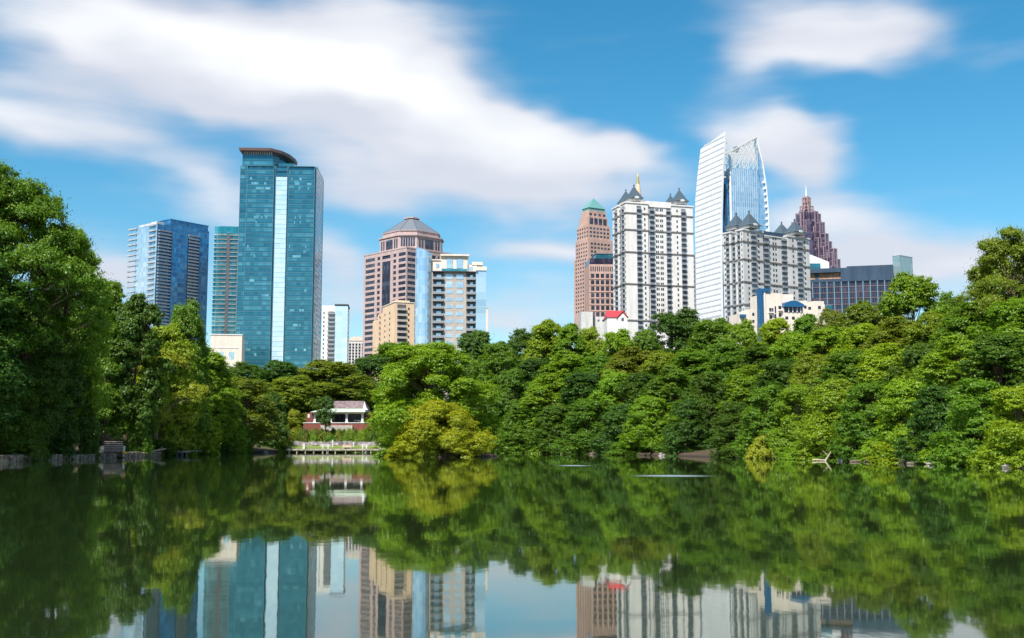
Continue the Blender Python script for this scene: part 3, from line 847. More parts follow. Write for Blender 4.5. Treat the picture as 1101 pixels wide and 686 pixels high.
w_rail = plain_mat('balcony_rail_grey', (.27, .29, .32), .5, .2); w_brown = plain_mat('brown_metal_soffit', (.21, .13, .13), .6)
w_steel = plain_mat('painted_steel', (.62, .64, .62), .5, .1); w_mull = plain_mat('teal_mullion_metal', (.10, .22, .27), .45, .4)
w_palemull = plain_mat('pale_mullion_metal', (.52, .60, .66), .45, .4)
g_rail = glass_mat('balcony_glass', [(.25, .40, .50), (.40, .55, .64), (.60, .72, .78)], (3, 3, 4), .4, .12)

# ---------- 1. pale and deep blue condo tower, far left
b = Bld('condo_tower', 'pale and deep blue glass condo tower with balcony slabs, leftmost of the skyline', 'skyscraper', 168, 900, 52, 280)
zt, zp, z_, z3 = b.z(240.5), b.z(234), 0, 3.05
Lr = b.L(223); Ml = b.M(146); p0 = b.L(182)
MBm = MB(); MBm.box(0, Lr, 0.3, Ml, 0, zt); b.P(MBm, 'tower_body', g_blue)
mb = MB(); mb.box(-.35, 0, 0.0, Ml, 0, zt - .2); b.P(mb, 'side_curtain_wall', g_pale)
mb = MB(); mb.box(p0, Lr, .31, Ml * .7, zt + .003, zt + (zp - zt) * 1.1); mb.box(p0 - .4, Lr + .4, -.4, Ml * .72, zt + (zp - zt) * 1.1, zt + (zp - zt) * 1.1 + .5); b.P(mb, 'glass_parapet', g_blue)
mb = MB(); mb.box(b.L(183), b.L(200), -1.6, .3, 0, zt - 5); b.P(mb, 'projecting_bay', g_blue)
mb = MB(); mb.box(b.L(213), Lr + .05, -1.2, .3, 0, zt + 1); b.P(mb, 'projecting_bay', g_blue)
mb = MB(); mb.box(.6, 4.5, 2, Ml - 2, zt, zt + 1.8); mb.box(2, 9, 4, 12, zt, zt + 2.8); b.P(mb, 'roof_plant', w_conc)
bal = []; FH = (b.z(247) - b.z(310)) / 11.0
k = 0; z = zt - 1.2
while z > 4:
    bal.append(('S', b.M(147), b.M(138.5), z - FH * 0.1, z)); bal.append(('S', b.M(167), b.M(160), z - FH * .1, z))
    z -= FH
k = 0; z = zt - 6
bl2 = []
while z > 4:
    bl2.append(('F', b.L(201.5), b.L(212.5), z, z)); bl2.append(('F', b.L(169), b.L(182.5), z, z)); z -= FH * .62
def bal1(mb, r):
    fbox(mb, r[0], min(r[1], r[2]), max(r[1], r[2]), r[3], r[3] + .45, 2.0, -.3); fbox(mb, r[0], min(r[1], r[2]), max(r[1], r[2]), r[3] + .45, r[3] + 1.4, 2.0, 1.9)
many(b, 'balcony', wall_mat('blue_grey_slab', (.34, .41, .47)), bal, bal1)
many(b, 'balcony', w_rail, bl2, lambda mb, r: balcony(mb, r, 1.9))

# ---------- 2. turquoise condo behind the big tower
b = Bld('condo_tower', 'slim turquoise glass condo tower half hidden behind the left edge of the teal tower', 'skyscraper', 229, 860, 8, 300)
zt = b.z(243); Lr = b.L(266)
outl = [(0, 1.2), (b.L(236), .3), (b.L(246), 0), (b.L(256), .3), (Lr, 1.2), (Lr, 24), (0, 24)]
mb = MB().prism(outl, 0, b.z(250)); b.P(mb, 'tower_body', g_turq)
ou2 = [(x, y - .5 if y < 5 else y) for x, y in outl]
mb = MB().prism(ou2, b.z(250), zt); b.P(mb, 'glass_crown', g_turq)
mb = MB().box(b.L(243), b.L(246.2), -1.1, .5, 0, b.z(252)); b.P(mb, 'shaft', w_dark)
mb = MB().box(b.L(255), b.L(256.4), -1.1, 1.5, 0, b.z(252)); b.P(mb, 'shaft', w_taupe)
bb = []; z = b.z(253)
while z > 30:
    bb.append(('F', b.L(231.5), b.L(243), z, z)); bb.append(('F', b.L(246.2), b.L(255), z, z)); z -= .719 * 4.75
def thin_balcony(mb, r):
    fbox(mb, 'F', r[1], r[2], r[3], r[3] + .42, 1.5); fbox(mb, 'F', r[1], r[2], r[3] + 1.25, r[3] + 1.37, 1.5, 1.4)
many(b, 'balcony', w_taupe, bb, thin_balcony)
mb = MB()
z = b.z(253)
while z > 30:
    mb.box(-.5, b.L(231), -.6, 4, z, z + .5); z -= .719 * 4.75
b.P(mb, 'corner_slabs', w_palemull)

# ---------- 3. big teal glass tower
b = Bld('glass_tower', 'tallest teal glass tower with a pale vertical stripe and a brown curved roof visor', 'skyscraper', 255.5, 760, 3, 290)
s_ = 760 / FPX
F = 3.42
zt = b.z(178.5); Lr = b.L(338)
mb = MB().box(0, Lr, 0, 44, 0, zt); b.P(mb, 'tower_body', g_teal)
mb = MB().box(b.L(263.5), b.L(292.3), -1.3, 0, 0, b.z(181.5)); b.P(mb, 'front_bay', g_teal)
mb = MB().box(b.L(308.6), b.L(336.5), -1.3, 0, 0, b.z(182)); b.P(mb, 'front_bay', g_teal)
mb = MB().box(b.L(294.5), b.L(306.8), -.8, 0, 0, b.z(190)); b.P(mb, 'pale_stripe', g_strip)
mb = MB().box(b.L(292.6), b.L(308.3), -.5, 0, b.z(190), b.z(186.5)); b.P(mb, 'stripe_head', g_teal)
mb = MB()
for px, d in ((255.6, .2), (263.4, 1.5), (292.4, 1.5), (294.4, 1.0), (306.9, 1.0), (308.5, 1.5), (336.6, 1.5), (337.9, .2)):
    x = b.L(px); mb.box(x - .14, x + .14, -d, .1, 0, zt)
n = 0
z = zt
while z > 25:
    for q0, q1, d in ((263.5, 292.3, 1.45), (308.6, 336.5, 1.45), (255.6, 263.3, .15)):
        mb.box(b.L(q0), b.L(q1), -d, .05, z - .13, z + .13)
    mb.box(b.L(294.5), b.L(306.8), -.88, .05, z - .05, z + .05)
    z -= F * (1 if n % 2 else 1); n += 1
b.P(mb, 'mullions', w_mull)
# operable sky-bright panes scattered in the bays
rnd = random.Random(4); sw = []
for row in list(range(1, 4)) + [9, 10, 15, 16, 17, 22, 24, 25, 28, 31, 36, 37, 41, 43, 48]:
    for q in range(5):
        for side in ((264.5, 291.5), (309.5, 335.5)):
            if rnd.random() < (.62 if row < 4 else .28):
                c = rnd.uniform(side[0], side[1] - 6); wd = rnd.choice([1.2, 2.2, 5])
                sw.append(('F', b.L(c), b.L(c + wd), zt - row * F * 1.0 - F * .72 - 4, zt - row * F - F * .25 - 4))
many(b, 'window', glass_mat('open_pane_glass', [(.10, .30, .36), (.16, .40, .46), (.34, .58, .64)], (2.9, 2.9, 3.4), .45, .12), sw, lambda mb, r: fbox(mb, 'F', r[1], r[2], r[3], r[4], 1.36, 1.2))
# penthouse and visor
zq = b.z(160.5)
pent = [(b.L(257), 1.5), (b.L(290), 1.5), (b.L(296), 6), (b.L(301), 14), (b.L(301), 26), (b.L(257), 26)]
mb = MB().prism(pent, zt - 1.5, b.z(165.5)); b.P(mb, 'penthouse', g_teal)
mb = MB().prism([(x, y - .3 if y < 5 else y) for x, y in pent], b.z(165.5), b.z(161.5)); b.P(mb, 'louvre_band', w_dark)
mb = MB()
for k in range(13):
    x = b.L(259.5 + k * 2.4); mb.box(x, x + .35, .9, 1.25, b.z(165.5), b.z(162))
b.P(mb, 'louvre_posts', w_steel)
vis = [(b.L(253.5), -2.5), (b.L(288), -2.5), (b.L(300), 1), (b.L(307), 8), (b.L(311), 19), (b.L(311), 29), (b.L(253.5), 29)]
cx_ = b.L(280); mb = MB().prism([(x * .97 + cx_ * .03, y + .6) for x, y in vis], lambda p: b.z(162.2) - max(0, (p[0] - b.L(290))) * .20, lambda p: b.z(159.6) - max(0, (p[0] - b.L(290))) * .17, vis); b.P(mb, 'roof_visor', w_brown)
mb = MB().box(b.L(296), b.L(313.5), 3, 20, zt, b.z(174)); b.P(mb, 'plant_room', g_teal)
mb = MB().box(b.L(328), Lr + .01, 8, 43.9, zt, b.z(175.8)); b.P(mb, 'right_parapet', g_teal)
mb = MB()
z = zt
while z > 25: mb.box(Lr, Lr + .06, 0, 44, z - .09, z + .09); z -= F
for y_ in (0.2, 43): mb.box(Lr, Lr + .15, y_, y_ + .3, 0, zt)
b.P(mb, 'side_mullions', w_mull)

# ---------- 4. cream podium building
b = Bld('podium_building', 'low cream building at the left foot of the teal tower, under the turquoise condo', 'building', 226, 700, 10, 375)
mb = MB().box(0, b.L(260), 0, 30, 0, b.z(360)); b.P(mb, 'wall', w_cream)
mb = MB().box(-.3, b.L(260) + .3, -.35, 30.3, b.z(360), b.z(359)); b.P(mb, 'cornice', w_white)
mb = MB().box(0, b.L(256), -.2, 0, b.z(374), b.z(373)); b.P(mb, 'ledge', w_white)
for q in ((228.5, 233.5), (236, 240.5), (246, 252)):
    b.P(MB().box(b.L(q[0]), b.L(q[1]), -.06, .1, b.z(386), b.z(378)), 'window', g_sky)

# ---------- 5. white condo right of the teal tower
b = Bld('condo_tower', 'narrow white condo slab with pale glass right half, just right of the teal tower', 'skyscraper', 346, 700, 6, 350)
mb = MB().box(0, b.L(360.2), 0, 20, 0, b.z(328.3)); b.P(mb, 'wall', w_white)
mb = MB().box(b.L(360.2), b.L(373.8), -.8, 20.01, 0, b.z(328.8)); b.P(mb, 'curtain_wall', g_strip)
mb = MB().box(b.L(359.5), b.L(374.5), -1.3, 21, b.z(328), b.z(326.9)); b.P(mb, 'roof_cap', w_dark)
bb = []; ww = []; k = 0
while True:
    y = 336.5 + k * 4.75
    if y > 392: break
    bb.append(('F', b.L(352.3), b.L(359.8), b.z(y + 1.5), b.z(y)))
    bb.append(('F', b.L(373.9), b.L(375.6), b.z(y + 1.5), b.z(y)))
    ww.append(('F', b.L(353), b.L(359.5), b.z(y + 1.2), b.z(y - 1.6)))
    ww.append(('F', b.L(347.5), b.L(348.7), b.z(y + 1.0), b.z(y - 1.0)))
    k += 1
many(b, 'balcony', w_rail, bb, balcony); many(b, 'window', g_dark, ww, pane)

# ---------- 6. small white block with arched roof
b = Bld('apartment_block', 'small white apartment block with a low arched roof, left of the mauve tower', 'building', 374.5, 980, 4, 375)
zt = b.z(366.5); Lr = b.L(393); c = Lr / 2
mb = MB().box(0, Lr, 0, 18, 0, zt); b.P(mb, 'wall', w_white)
arc = [(c + c * 1.0 * math.cos(a), zt + (b.z(361.7) - zt) * math.sin(a)) for a in [PI * k / 12 for k in range(13)]]
mb = MB().slab(arc, 'y', -.4, 18.3); b.P(mb, 'arched_roof', w_cream)
ww = []
for r in range(8):
    for q in range(5): ww.append(('F', b.L(375.3 + q * 3.4), b.L(377.4 + q * 3.4), b.z(371.5 + r * 3.2 + .1), b.z(369.2 + r * 3.2)))
many(b, 'window', g_navy, ww, pane)

# ---------- 7. mauve granite tower with grey faceted roof
b = Bld('granite_tower', 'mauve granite office tower with a grey faceted pyramid roof', 'skyscraper', 437, 900, 44, 290)
S0 = b.L(487); S1 = b.M(391.5)
zt = b.z(266.5)
mb = MB().box(.4, S0 - .1, .4, S1 - .1, 0, zt - .5); b.P(mb, 'tower_core', g_dark)
FHm = 6.25
rows = []; y = 270.5
while y < 440:
    rows.append((b.z(y + 3.7), b.z(y))); y += FHm
mbw = MB(); wins = []
for f, sp in (('S', [(393.5, 403.3), (406, 409), (411.2, 420), (423.2, 426.2), (428.8, 436.5)]), ('F', [(438, 447), (449.5, 453), (456, 468), (470.5, 474), (477, 485.5)])):
    cols = ab(b, sp, f); W_ = S1 if f == 'S' else S0
    tall = cols[2]
    grid_wall(mbw, f, 0, tall[0], 0, zt, ([c_ for c_ in cols if c_[1] <= tall[0] + .01], rows), .0 if False else .35)
    grid_wall(mbw, f, tall[1], W_, 0, zt, ([c_ for c_ in cols if c_[0] >= tall[1] - .01], rows), .35)
    fbox(mbw, f, tall[0], tall[1], rows[0][1], zt, .347)
    fbox(mbw, f, tall[0], tall[1], rows[0][0] - 2.2, rows[0][0], .30)
    for c_ in cols:
        if c_ is tall:
            wins.append((f, c_[0], c_[1], 0, rows[0][0] - 2.2))
            continue
        for r in rows: wins.append((f, c_[0], c_[1], r[0], r[1]))
mbw.box(-.35, .02, -.35, .02, 0, zt)
b.P(mbw, 'granite_frame', w_mauve)
many(b, 'window', g_dark, [w_ for w_ in wins if w_[4] > b.z(372)], lambda mb, r: fbox(mb, r[0], r[1], r[2], r[3], r[4], .12, -.42))
mb = MB().box(-.6, S0 + .3, -.6, S1 + .3, zt - .01, zt + 1.0); b.P(mb, 'cornice', w_mauve)
# chamfered upper tier: corners cut toward the viewer
def chamf(i0, c):
    a, d = i0, S0 - i0
    return [(a + c, a), (d - c, a), (d, a + c), (d, d - c), (d - c, d), (a + c, d), (a, d - c), (a, a + c)]
i0 = 0.9; ch = 10.5
t0, t1, t2, t3 = zt + 1, b.z(251), b.z(245), b.z(226.5)
mb = MB().prism(chamf(i0 + .6, ch), t0 - .5, t1); b.P(mb, 'upper_tier_core', w_mauve)
def along(p, q, n_, w0, w1, z0, z1, mb, out, gap=.18):
    p = Vector((p[0], p[1], 0)); q = Vector((q[0], q[1], 0)); d = q - p; ln = d.length; d.normalize(); nn = Vector((d.y, -d.x, 0))
    A_, B_ = p + d * ln * w0, p + d * ln * w1
    mb.prism([(A_.x, A_.y), (B_.x, B_.y), ((B_ + nn * out).x, (B_ + nn * out).y), ((A_ + nn * out).x, (A_ + nn * out).y)][::-1], z0, z1)
oc = chamf(i0 + .6, ch)
fr_z0, fr_z1 = b.z(262.5), b.z(253)
for e in range(8):
    p_, q_ = oc[e], oc[(e + 1) % 8]
    if e in (7, 1, 3, 5):
        for k in range(6):
            mb = MB(); along(p_, q_, 1, .10 + k * .137, .10 + k * .137 + .095, fr_z0, fr_z1, mb, .15); b.P(mb, 'window', g_dark)
    else:
        for w0, w1 in ((.08, .14), (.19, .25), (.33, .67), (.75, .81), (.86, .92)):
            mb = MB(); along(p_, q_, 1, w0, w1, fr_z0 - 1, fr_z1 - .5, mb, .15); b.P(mb, 'window', g_dark)
mb = MB().prism(chamf(i0 - .2, ch), t1, t1 + 1.0); mb.prism(chamf(i0 + 2.6, ch - .4), t1 + .9, t2); mb.prism(chamf(i0 + 2.1, ch - .4), t2, t2 + .7); b.P(mb, 'frieze', w_mauve)
lo_ = chamf(i0 + 2.4, ch - .4); c = S0 / 2
k = .19
hi_ = [(c + (x - c) * k, c + (y - c) * k) for x, y in lo_]
mb = MB().prism(lo_, t2 + .7, t3, hi_); b.P(mb, 'pyramid_roof', w_lead)
mb = MB()
for p_, q_ in zip(lo_, hi_): mb.bar((p_[0], p_[1], t2 + .75), (q_[0], q_[1], t3), .22, .22, 4)
b.P(mb, 'roof_ribs', w_slate)
mb = MB().prism([(c + (x - c) * .27, c + (y - c) * .27) for x, y in lo_], t3 - .2, t3 + .9); b.P(mb, 'roof_cap', w_mauve)

# ---------- 8. tan flats
b = Bld('apartment_block', 'warm tan apartment block stepping down leftward in front of the mauve tower', 'building', 424, 620, 22, 345)
Lr = b.L(445.5); m1, m2, m3 = b.M(411), b.M(405.5), b.M(399.5)
mb = MB().box(0, Lr, 0, m1, 0, b.z(325)); b.P(mb, 'wall', w_tan)
mb = MB().box(.4, Lr, m1, m2, 0, b.z(331)); b.P(mb, 'rear_wing', w_tan)
mb = MB().box(.8, Lr, m2, m3, 0, b.z(336)); b.P(mb, 'rear_wing', w_tan)
mb = MB().box(-.3, Lr + .3, -.3, m1 + .2, b.z(325), b.z(324.2)); b.P(mb, 'parapet', w_cream)
mb = MB().box(1.5, Lr - 2, 3, 10, b.z(324.2), b.z(321.8)); b.P(mb, 'penthouse', w_tan)
rec = ab(b, [(427, 436.5)])[0]
b.P(MB().box(rec[0], rec[1], -.05, .1, 0, b.z(327)), 'balcony_recess', w_dark)
bb = []; ww = []; k = 0
while 331 + k * 6.1 < 392:
    y = 331 + k * 6.1
    bb.append(('F', rec[0], rec[1], b.z(y + 2.4), b.z(y)))
    ww.append(('F', b.L(438.6), b.L(440.2), b.z(y + 1.6), b.z(y - 1.0)))
    for q in (407.8, 413.5, 418.5): ww.append(('S', b.M(q + .9) , b.M(q), b.z(y + 4.6), b.z(y + 2.4)))
    k += 1
many(b, 'balcony', w_taupe, bb, lambda mb, r: balcony(mb, r, 1.0))
many(b, 'window', g_dark, ww, lambda mb, r: fbox(mb, r[0], r[1], r[2], r[3], r[4], .06 if r[0] == 'F' else .08, -.05))

# ---------- 9. balconied tower with a glass cylinder
b = Bld('condo_tower', 'taupe stone condo tower with cream top and a tall curved glass corner bay', 'skyscraper', 464, 560, 5, 320)
D_ = 560
za = b.z(291.5)
Lr = b.L(511.5)
mb = MB().box(0, Lr, 0, 22, 0, za - .4); b.P(mb, 'wall', w_taupe)
# curved glass bay with raking top
x0, x1 = b.L(446.5), b.L(464.2); xc = (x0 + x1) / 2; rx = (x1 - x0) / 2
cyl = [(xc + rx * math.cos(a), 4 - 5.2 * math.sin(a)) for a in [PI - PI * k / 14 for k in range(15)]]
cyl = cyl[::1] + [(x1, 14), (x0, 14)]
mb = MB().prism(cyl, 0, lambda p: b.z(265) + (b.z(272.5) - b.z(265)) * (p[0] - x0) / (x1 - x0)); b.P(mb, 'curved_glass_bay', glass_mat('bay_glass', [(.30, .50, .68), (.45, .64, .80), (.70, .82, .90)], (1.6, 9, 3.7), .6, .1, .06, band=(.07, (.6, .66, .7, 1))))
mb = MB()
for q in range(0, 15, 3): mb.bar((cyl[q][0], cyl[q][1] - .05, 0), (cyl[q][0], cyl[q][1] - .05, b.z(274)), .10, n=4)
b.P(mb, 'bay_mullions', w_palemull)
mb = MB().box(b.L(511.5) + .01, b.L(522.5), -1.0, 20, 0, b.z(290.5)); b.P(mb, 'glass_end_bay', glass_mat('end_bay_glass', [(.34, .48, .58), (.46, .60, .70), (.64, .75, .82)], (5.5, 5.5, 3.75), .5, .12, .04, band=(.06, (.6, .62, .62, 1))))
mb = MB().box(b.L(464.5), Lr + 1, -1.6, 21, za - .4, za); b.P(mb, 'cornice', w_dark)
mb = MB().box(b.L(465), b.L(474), 0, 18, za + .003, b.z(280)); mb.box(b.L(474.01), b.L(502.5), -1.0, 18.5, za + .003, b.z(275.5)); mb.box(b.L(502.51), b.L(512.5), 0, 17, za + .003, b.z(284)); b.P(mb, 'penthouse', w_cream)
mb = MB().box(b.L(473), b.L(504), -2.2, 19.5, b.z(275.5) + .003, b.z(273.6)); mb.box(b.L(464.5), b.L(474) - .01, -.5, 18.5, b.z(280), b.z(279)); mb.box(b.L(511.52), b.L(523), -1.5, 20.5, b.z(290.5) + .003, b.z(286.3)); mb.box(b.L(507), b.L(519), -.3, 15, b.z(284.3), b.z(281)); b.P(mb, 'penthouse_cornice', w_cream)
for q in ((480, 486.6, 278.5, 288.5), (490.6, 497.6, 278.5, 288.5), (468.5, 472.2, 283.3, 288), (504, 508.5, 286, 290)):
    b.P(MB().box(b.L(q[0]), b.L(q[1]), -1.12 if q[0] > 475 and q[0] < 500 else -.1, .1, b.z(q[3]), b.z(q[2])), 'window', g_sky)
mb = MB().box(b.L(474.5), b.L(502), -1.75, -1.68, za + .003, za + 1.1); b.P(mb, 'glass_balustrade', g_turq)
ww = []; bb = []; dk = []
for k in range(13):
    y = 296.5 + k * 7.85
    for q0, q1 in ((479, 486.8), (490.5, 498)):
        ww.append(('F', b.L(q0), b.L(q1), b.z(y + 3.3 + (1.5 if k == 1 else 0)), b.z(y - (1.6 if k < 2 else 0.2))))
    for q0, q1 in ((465, 477), (501.3, 511.2)):
        bb.append(('F', b.L(q0), b.L(q1), b.z(y + 4.1), b.z(y)))
        dk.append(('F', b.L(q0 + 4.2), b.L(q1 - 2.8), b.z(y + 3.4), b.z(y - 1.2)))
for q0, q1 in ((465, 477), (501.3, 511.2)):
    b.P(MB().box(b.L(q0), b.L(q1), -.06, .1, 0, za - .45), 'balcony_recess', w_dark)
many(b, 'window', g_sky, ww, pane); many(b, 'window', g_sky, dk, lambda mb, r: fbox(mb, r[0], r[1], r[2], r[3], r[4], .12, .0))
many(b, 'balcony', w_rail, bb, balcony)
b = Bld('building', 'sliver of a beige building showing right of the taupe condo tower', 'building', 519, 640, 3, 350)
b.P(MB().box(0, b.L(524.6), 0, 20, 0, b.z(331.5)), 'wall', w_cream); b.P(MB().box(-.2, b.L(524.6) + .2, -.2, 20.2, b.z(331.5), b.z(330.8)), 'parapet', w_tan)

# ---------- 10. pink granite tower with copper pyramid
b = Bld('granite_tower', 'tall pink granite tower with stepped shoulders and a small green copper pyramid', 'skyscraper', 632, 980, 30, 290)
def tier(x0, x1, y0, y1, z0, z1, name='shaft'): b.P(MB().box(x0, x1, y0, y1, z0, z1), name, w_pink)
Lr = b.L(660.5); Mr = b.M(617.2)
lv = [(0, 277), (1.0, 256), (2.2, 240), (3.8, 231), (5.0, 224)]
zz = 0
for i, (ins, py) in enumerate(lv):
    tier(ins, Lr - ins, ins, Mr - ins, zz, b.z(py), 'shaft' if i == 0 else 'setback'); zz = b.z(py)
i5 = 5.8; zt = b.z(224)
mb = MB().box(i5, Lr - i5, i5, Mr - i5, zt, b.z(221)); b.P(mb, 'copper_band', w_copper)
c0 = (Lr / 2, Mr / 2)
o1 = [(i5 - .6, i5 - .6), (Lr - i5 + .6, i5 - .6), (Lr - i5 + .6, Mr - i5 + .6), (i5 - .6, Mr - i5 + .6)]
mb = MB().prism(o1, b.z(221), b.z(209), [(c0[0] + (x - c0[0]) * .03, c0[1] + (y - c0[1]) * .03) for x, y in o1]); b.P(mb, 'copper_pyramid', w_copper)
ww = []
for r in range(22):
    y = 243 + r * 4.25
    ins = 2.2 if y < 256 else 1.0 if y < 277 else 0
    for q in range(6):
        if y > 268 and q > 1: continue
        xc_ = Lr * (.18 + .128 * q)
        ww.append(('F', xc_ - 1.1, xc_ + 1.1, b.z(y + 2.0), b.z(y), ins))
    for q in range(5):
        yc = Mr * (.16 + .17 * q)
        if yc - 1 < ins or yc + 1 > Mr - ins: continue
        ww.append(('S', yc - .9, yc + .9, b.z(y + 2.0), b.z(y), ins))
for q in range(4):
    xc_ = Lr * (.24 + .17 * q)
    ww.append(('F', xc_ - 1.8, xc_ + 1.8, b.z(239.5), b.z(232.5), 3.81)); ww.append(('F', xc_ - 1.2, xc_ + 1.2, b.z(229.5), b.z(227), 5.01))
def pw(mb, r):
    i_ = r[5]; fbox(mb, r[0], r[1], r[2], r[3], r[4], .1 - i_, -.1 - i_)
def pwf(mb, r): pw(mb, r)
for r in ww:
    pass
# the tall lancets sit on the setback above the shaft
many(b, 'window', g_dark, [(r[0], r[1], r[2], r[3], r[4], (r[5] if not (r[4] > b.z(233) and r[5] == 3.81) else 3.8)) for r in ww], pw)

# ---------- 11. lower pink block
b = Bld('office_block', 'pink granite office block with dark glass top floor before the copper topped tower', 'building', 633.5, 800, 4, 310)
Lr = b.L(664); zt = b.z(284)
b.P(MB().box(0, Lr, 0, 25, 0, zt), 'wall', w_pink)
b.P(MB().box(.6, Lr - .3, .6, 24, zt, b.z(277.5)), 'glass_storey', g_navy)
b.P(MB().box(b.L(641), Lr - .4, 2, 22, b.z(277.5), b.z(272.5)), 'plant_room', g_teal)
b.P(MB().box(b.L(641) - .4, Lr, 1.5, 22.5, b.z(272.5), b.z(271.5)), 'roof_edge', w_lead)
mb = MB()
ww = []
for q in range(11): ww.append(('F', b.L(635 + q * 2.3), b.L(636.1 + q * 2.3), b.z(291.5), b.z(286.5)))
for r in range(8):
    for q in range(5): ww.append(('F', b.L(635.4 + q * 5.3), b.L(639 + q * 5.3), b.z(298.6 + r * 6.9), b.z(294.2 + r * 6.9)))
many(b, 'window', g_dark, ww, pane)
for r in range(8): mb.box(0, Lr, -.3, 0, b.z(300.2 + r * 6.9), b.z(299.6 + r * 6.9))
b.P(mb, 'string_courses', w_pink)

# ---------- 12. small grey block and the red roofed house
b = Bld('office_block', 'plain pale grey concrete block left of the red roofed house', 'building', 625, 620, 4, 340)
b.P(MB().box(0, b.L(637.5), 0, 15, 0, b.z(335)), 'wall', w_conc)
b.P(MB().box(b.L(637.5) + .01, b.L(654), 2, 15, 0, b.z(340)), 'low_wing', w_conc)
b.P(MB().box(b.L(638.6), b.L(640.2), 1.7, 2.1, 0, b.z(334)), 'pipe', w_dark)
for q in (643, 648): b.P(MB().box(b.L(q), b.L(q + 2), 1.9, 2.1, b.z(345), b.z(343)), 'window', g_dark)
b = Bld('house', 'white house with a red gabled roof poking above the trees beside the white turreted tower', 'house', 653, 560, 3, 340)
Lr = b.L(673); ze = b.z(341); zr = b.z(332.5)
b.P(MB().box(0, Lr, 0, 12, 0, ze), 'wall', w_white)
mb = MB().add([(-.4, -.5, ze), (Lr + .4, -.5, ze), (Lr + .4, 12.5, ze), (-.4, 12.5, ze), (.4, 6, zr), (Lr - .6, 6, zr)], [(0, 1, 5, 4), (1, 2, 5), (2, 3, 4, 5), (3, 0, 4), (3, 2, 1, 0)]); b.P(mb, 'roof', w_red)
g0, g1 = b.L(663), b.L(674.5); gm = (g0 + g1) / 2; zg = b.z(335.3)
b.P(MB().slab([(g0 + .3, 0), (g1 - .3, 0), (g1 - .3, ze - .6), (gm, zg - .6), (g0 + .3, ze - .6)], 'y', -2, 1), 'gable_wall', w_white)
mb = MB().slab([(g0 - .2, ze - .6), (gm, zg - .2), (g1 + .2, ze - .6), (g1 + .2, ze - .1), (gm, zg + .4), (g0 - .2, ze - .1)], 'y', -2.5, 5); b.P(mb, 'gable_roof', w_red)
b.P(MB().box(gm - .6, gm + .6, -2.1, -1.9, b.z(345.5), b.z(342)), 'window', g_dark)

# ---------- 13/14. the two turreted towers
def turret(b, cx_, cy_, half, z0, za, wall, name='turret'):
    """corner pavilion attic + pyramid roof + ball finial"""
    sq = lambda h: [(cx_ - h, cy_ - h), (cx_ + h, cy_ - h), (cx_ + h, cy_ + h), (cx_ - h, cy_ + h)]
    hh = za - z0
    t = b.P(MB().prism(sq(half * .93), z0, z0 + hh * .14), name, wall)
    q = MB().prism(sq(half * 1.12), z0 + hh * .14, z0 + hh * .24, sq(half * .88)); q.prism(sq(half * .88), z0 + hh * .24, z0 + hh * .86, sq(half * .05)); q.build('pyramid_roof', w_slate, t)
    q = MB().bar((cx_, cy_, z0 + hh * .84), (cx_, cy_, z0 + hh * .92), half * .05, n=5); q.ball((cx_, cy_, z0 + hh * .93), half * .13); q.bar((cx_, cy_, z0 + hh * .96), (cx_, cy_, z0 + hh * 1.04), half * .05, half * .01, 5); q.build('finial', w_slate, t)
    # dormer arch on the front eave
    ar = [(cx_ + half * .34 * math.cos(a), z0 + hh * .12 + half * .30 * math.sin(a)) for a in [PI * k / 8 for k in range(9)]]
    MB().slab(ar, 'y', cy_ - half * 1.12, cy_ - half * .6).build('dormer', wall, t)

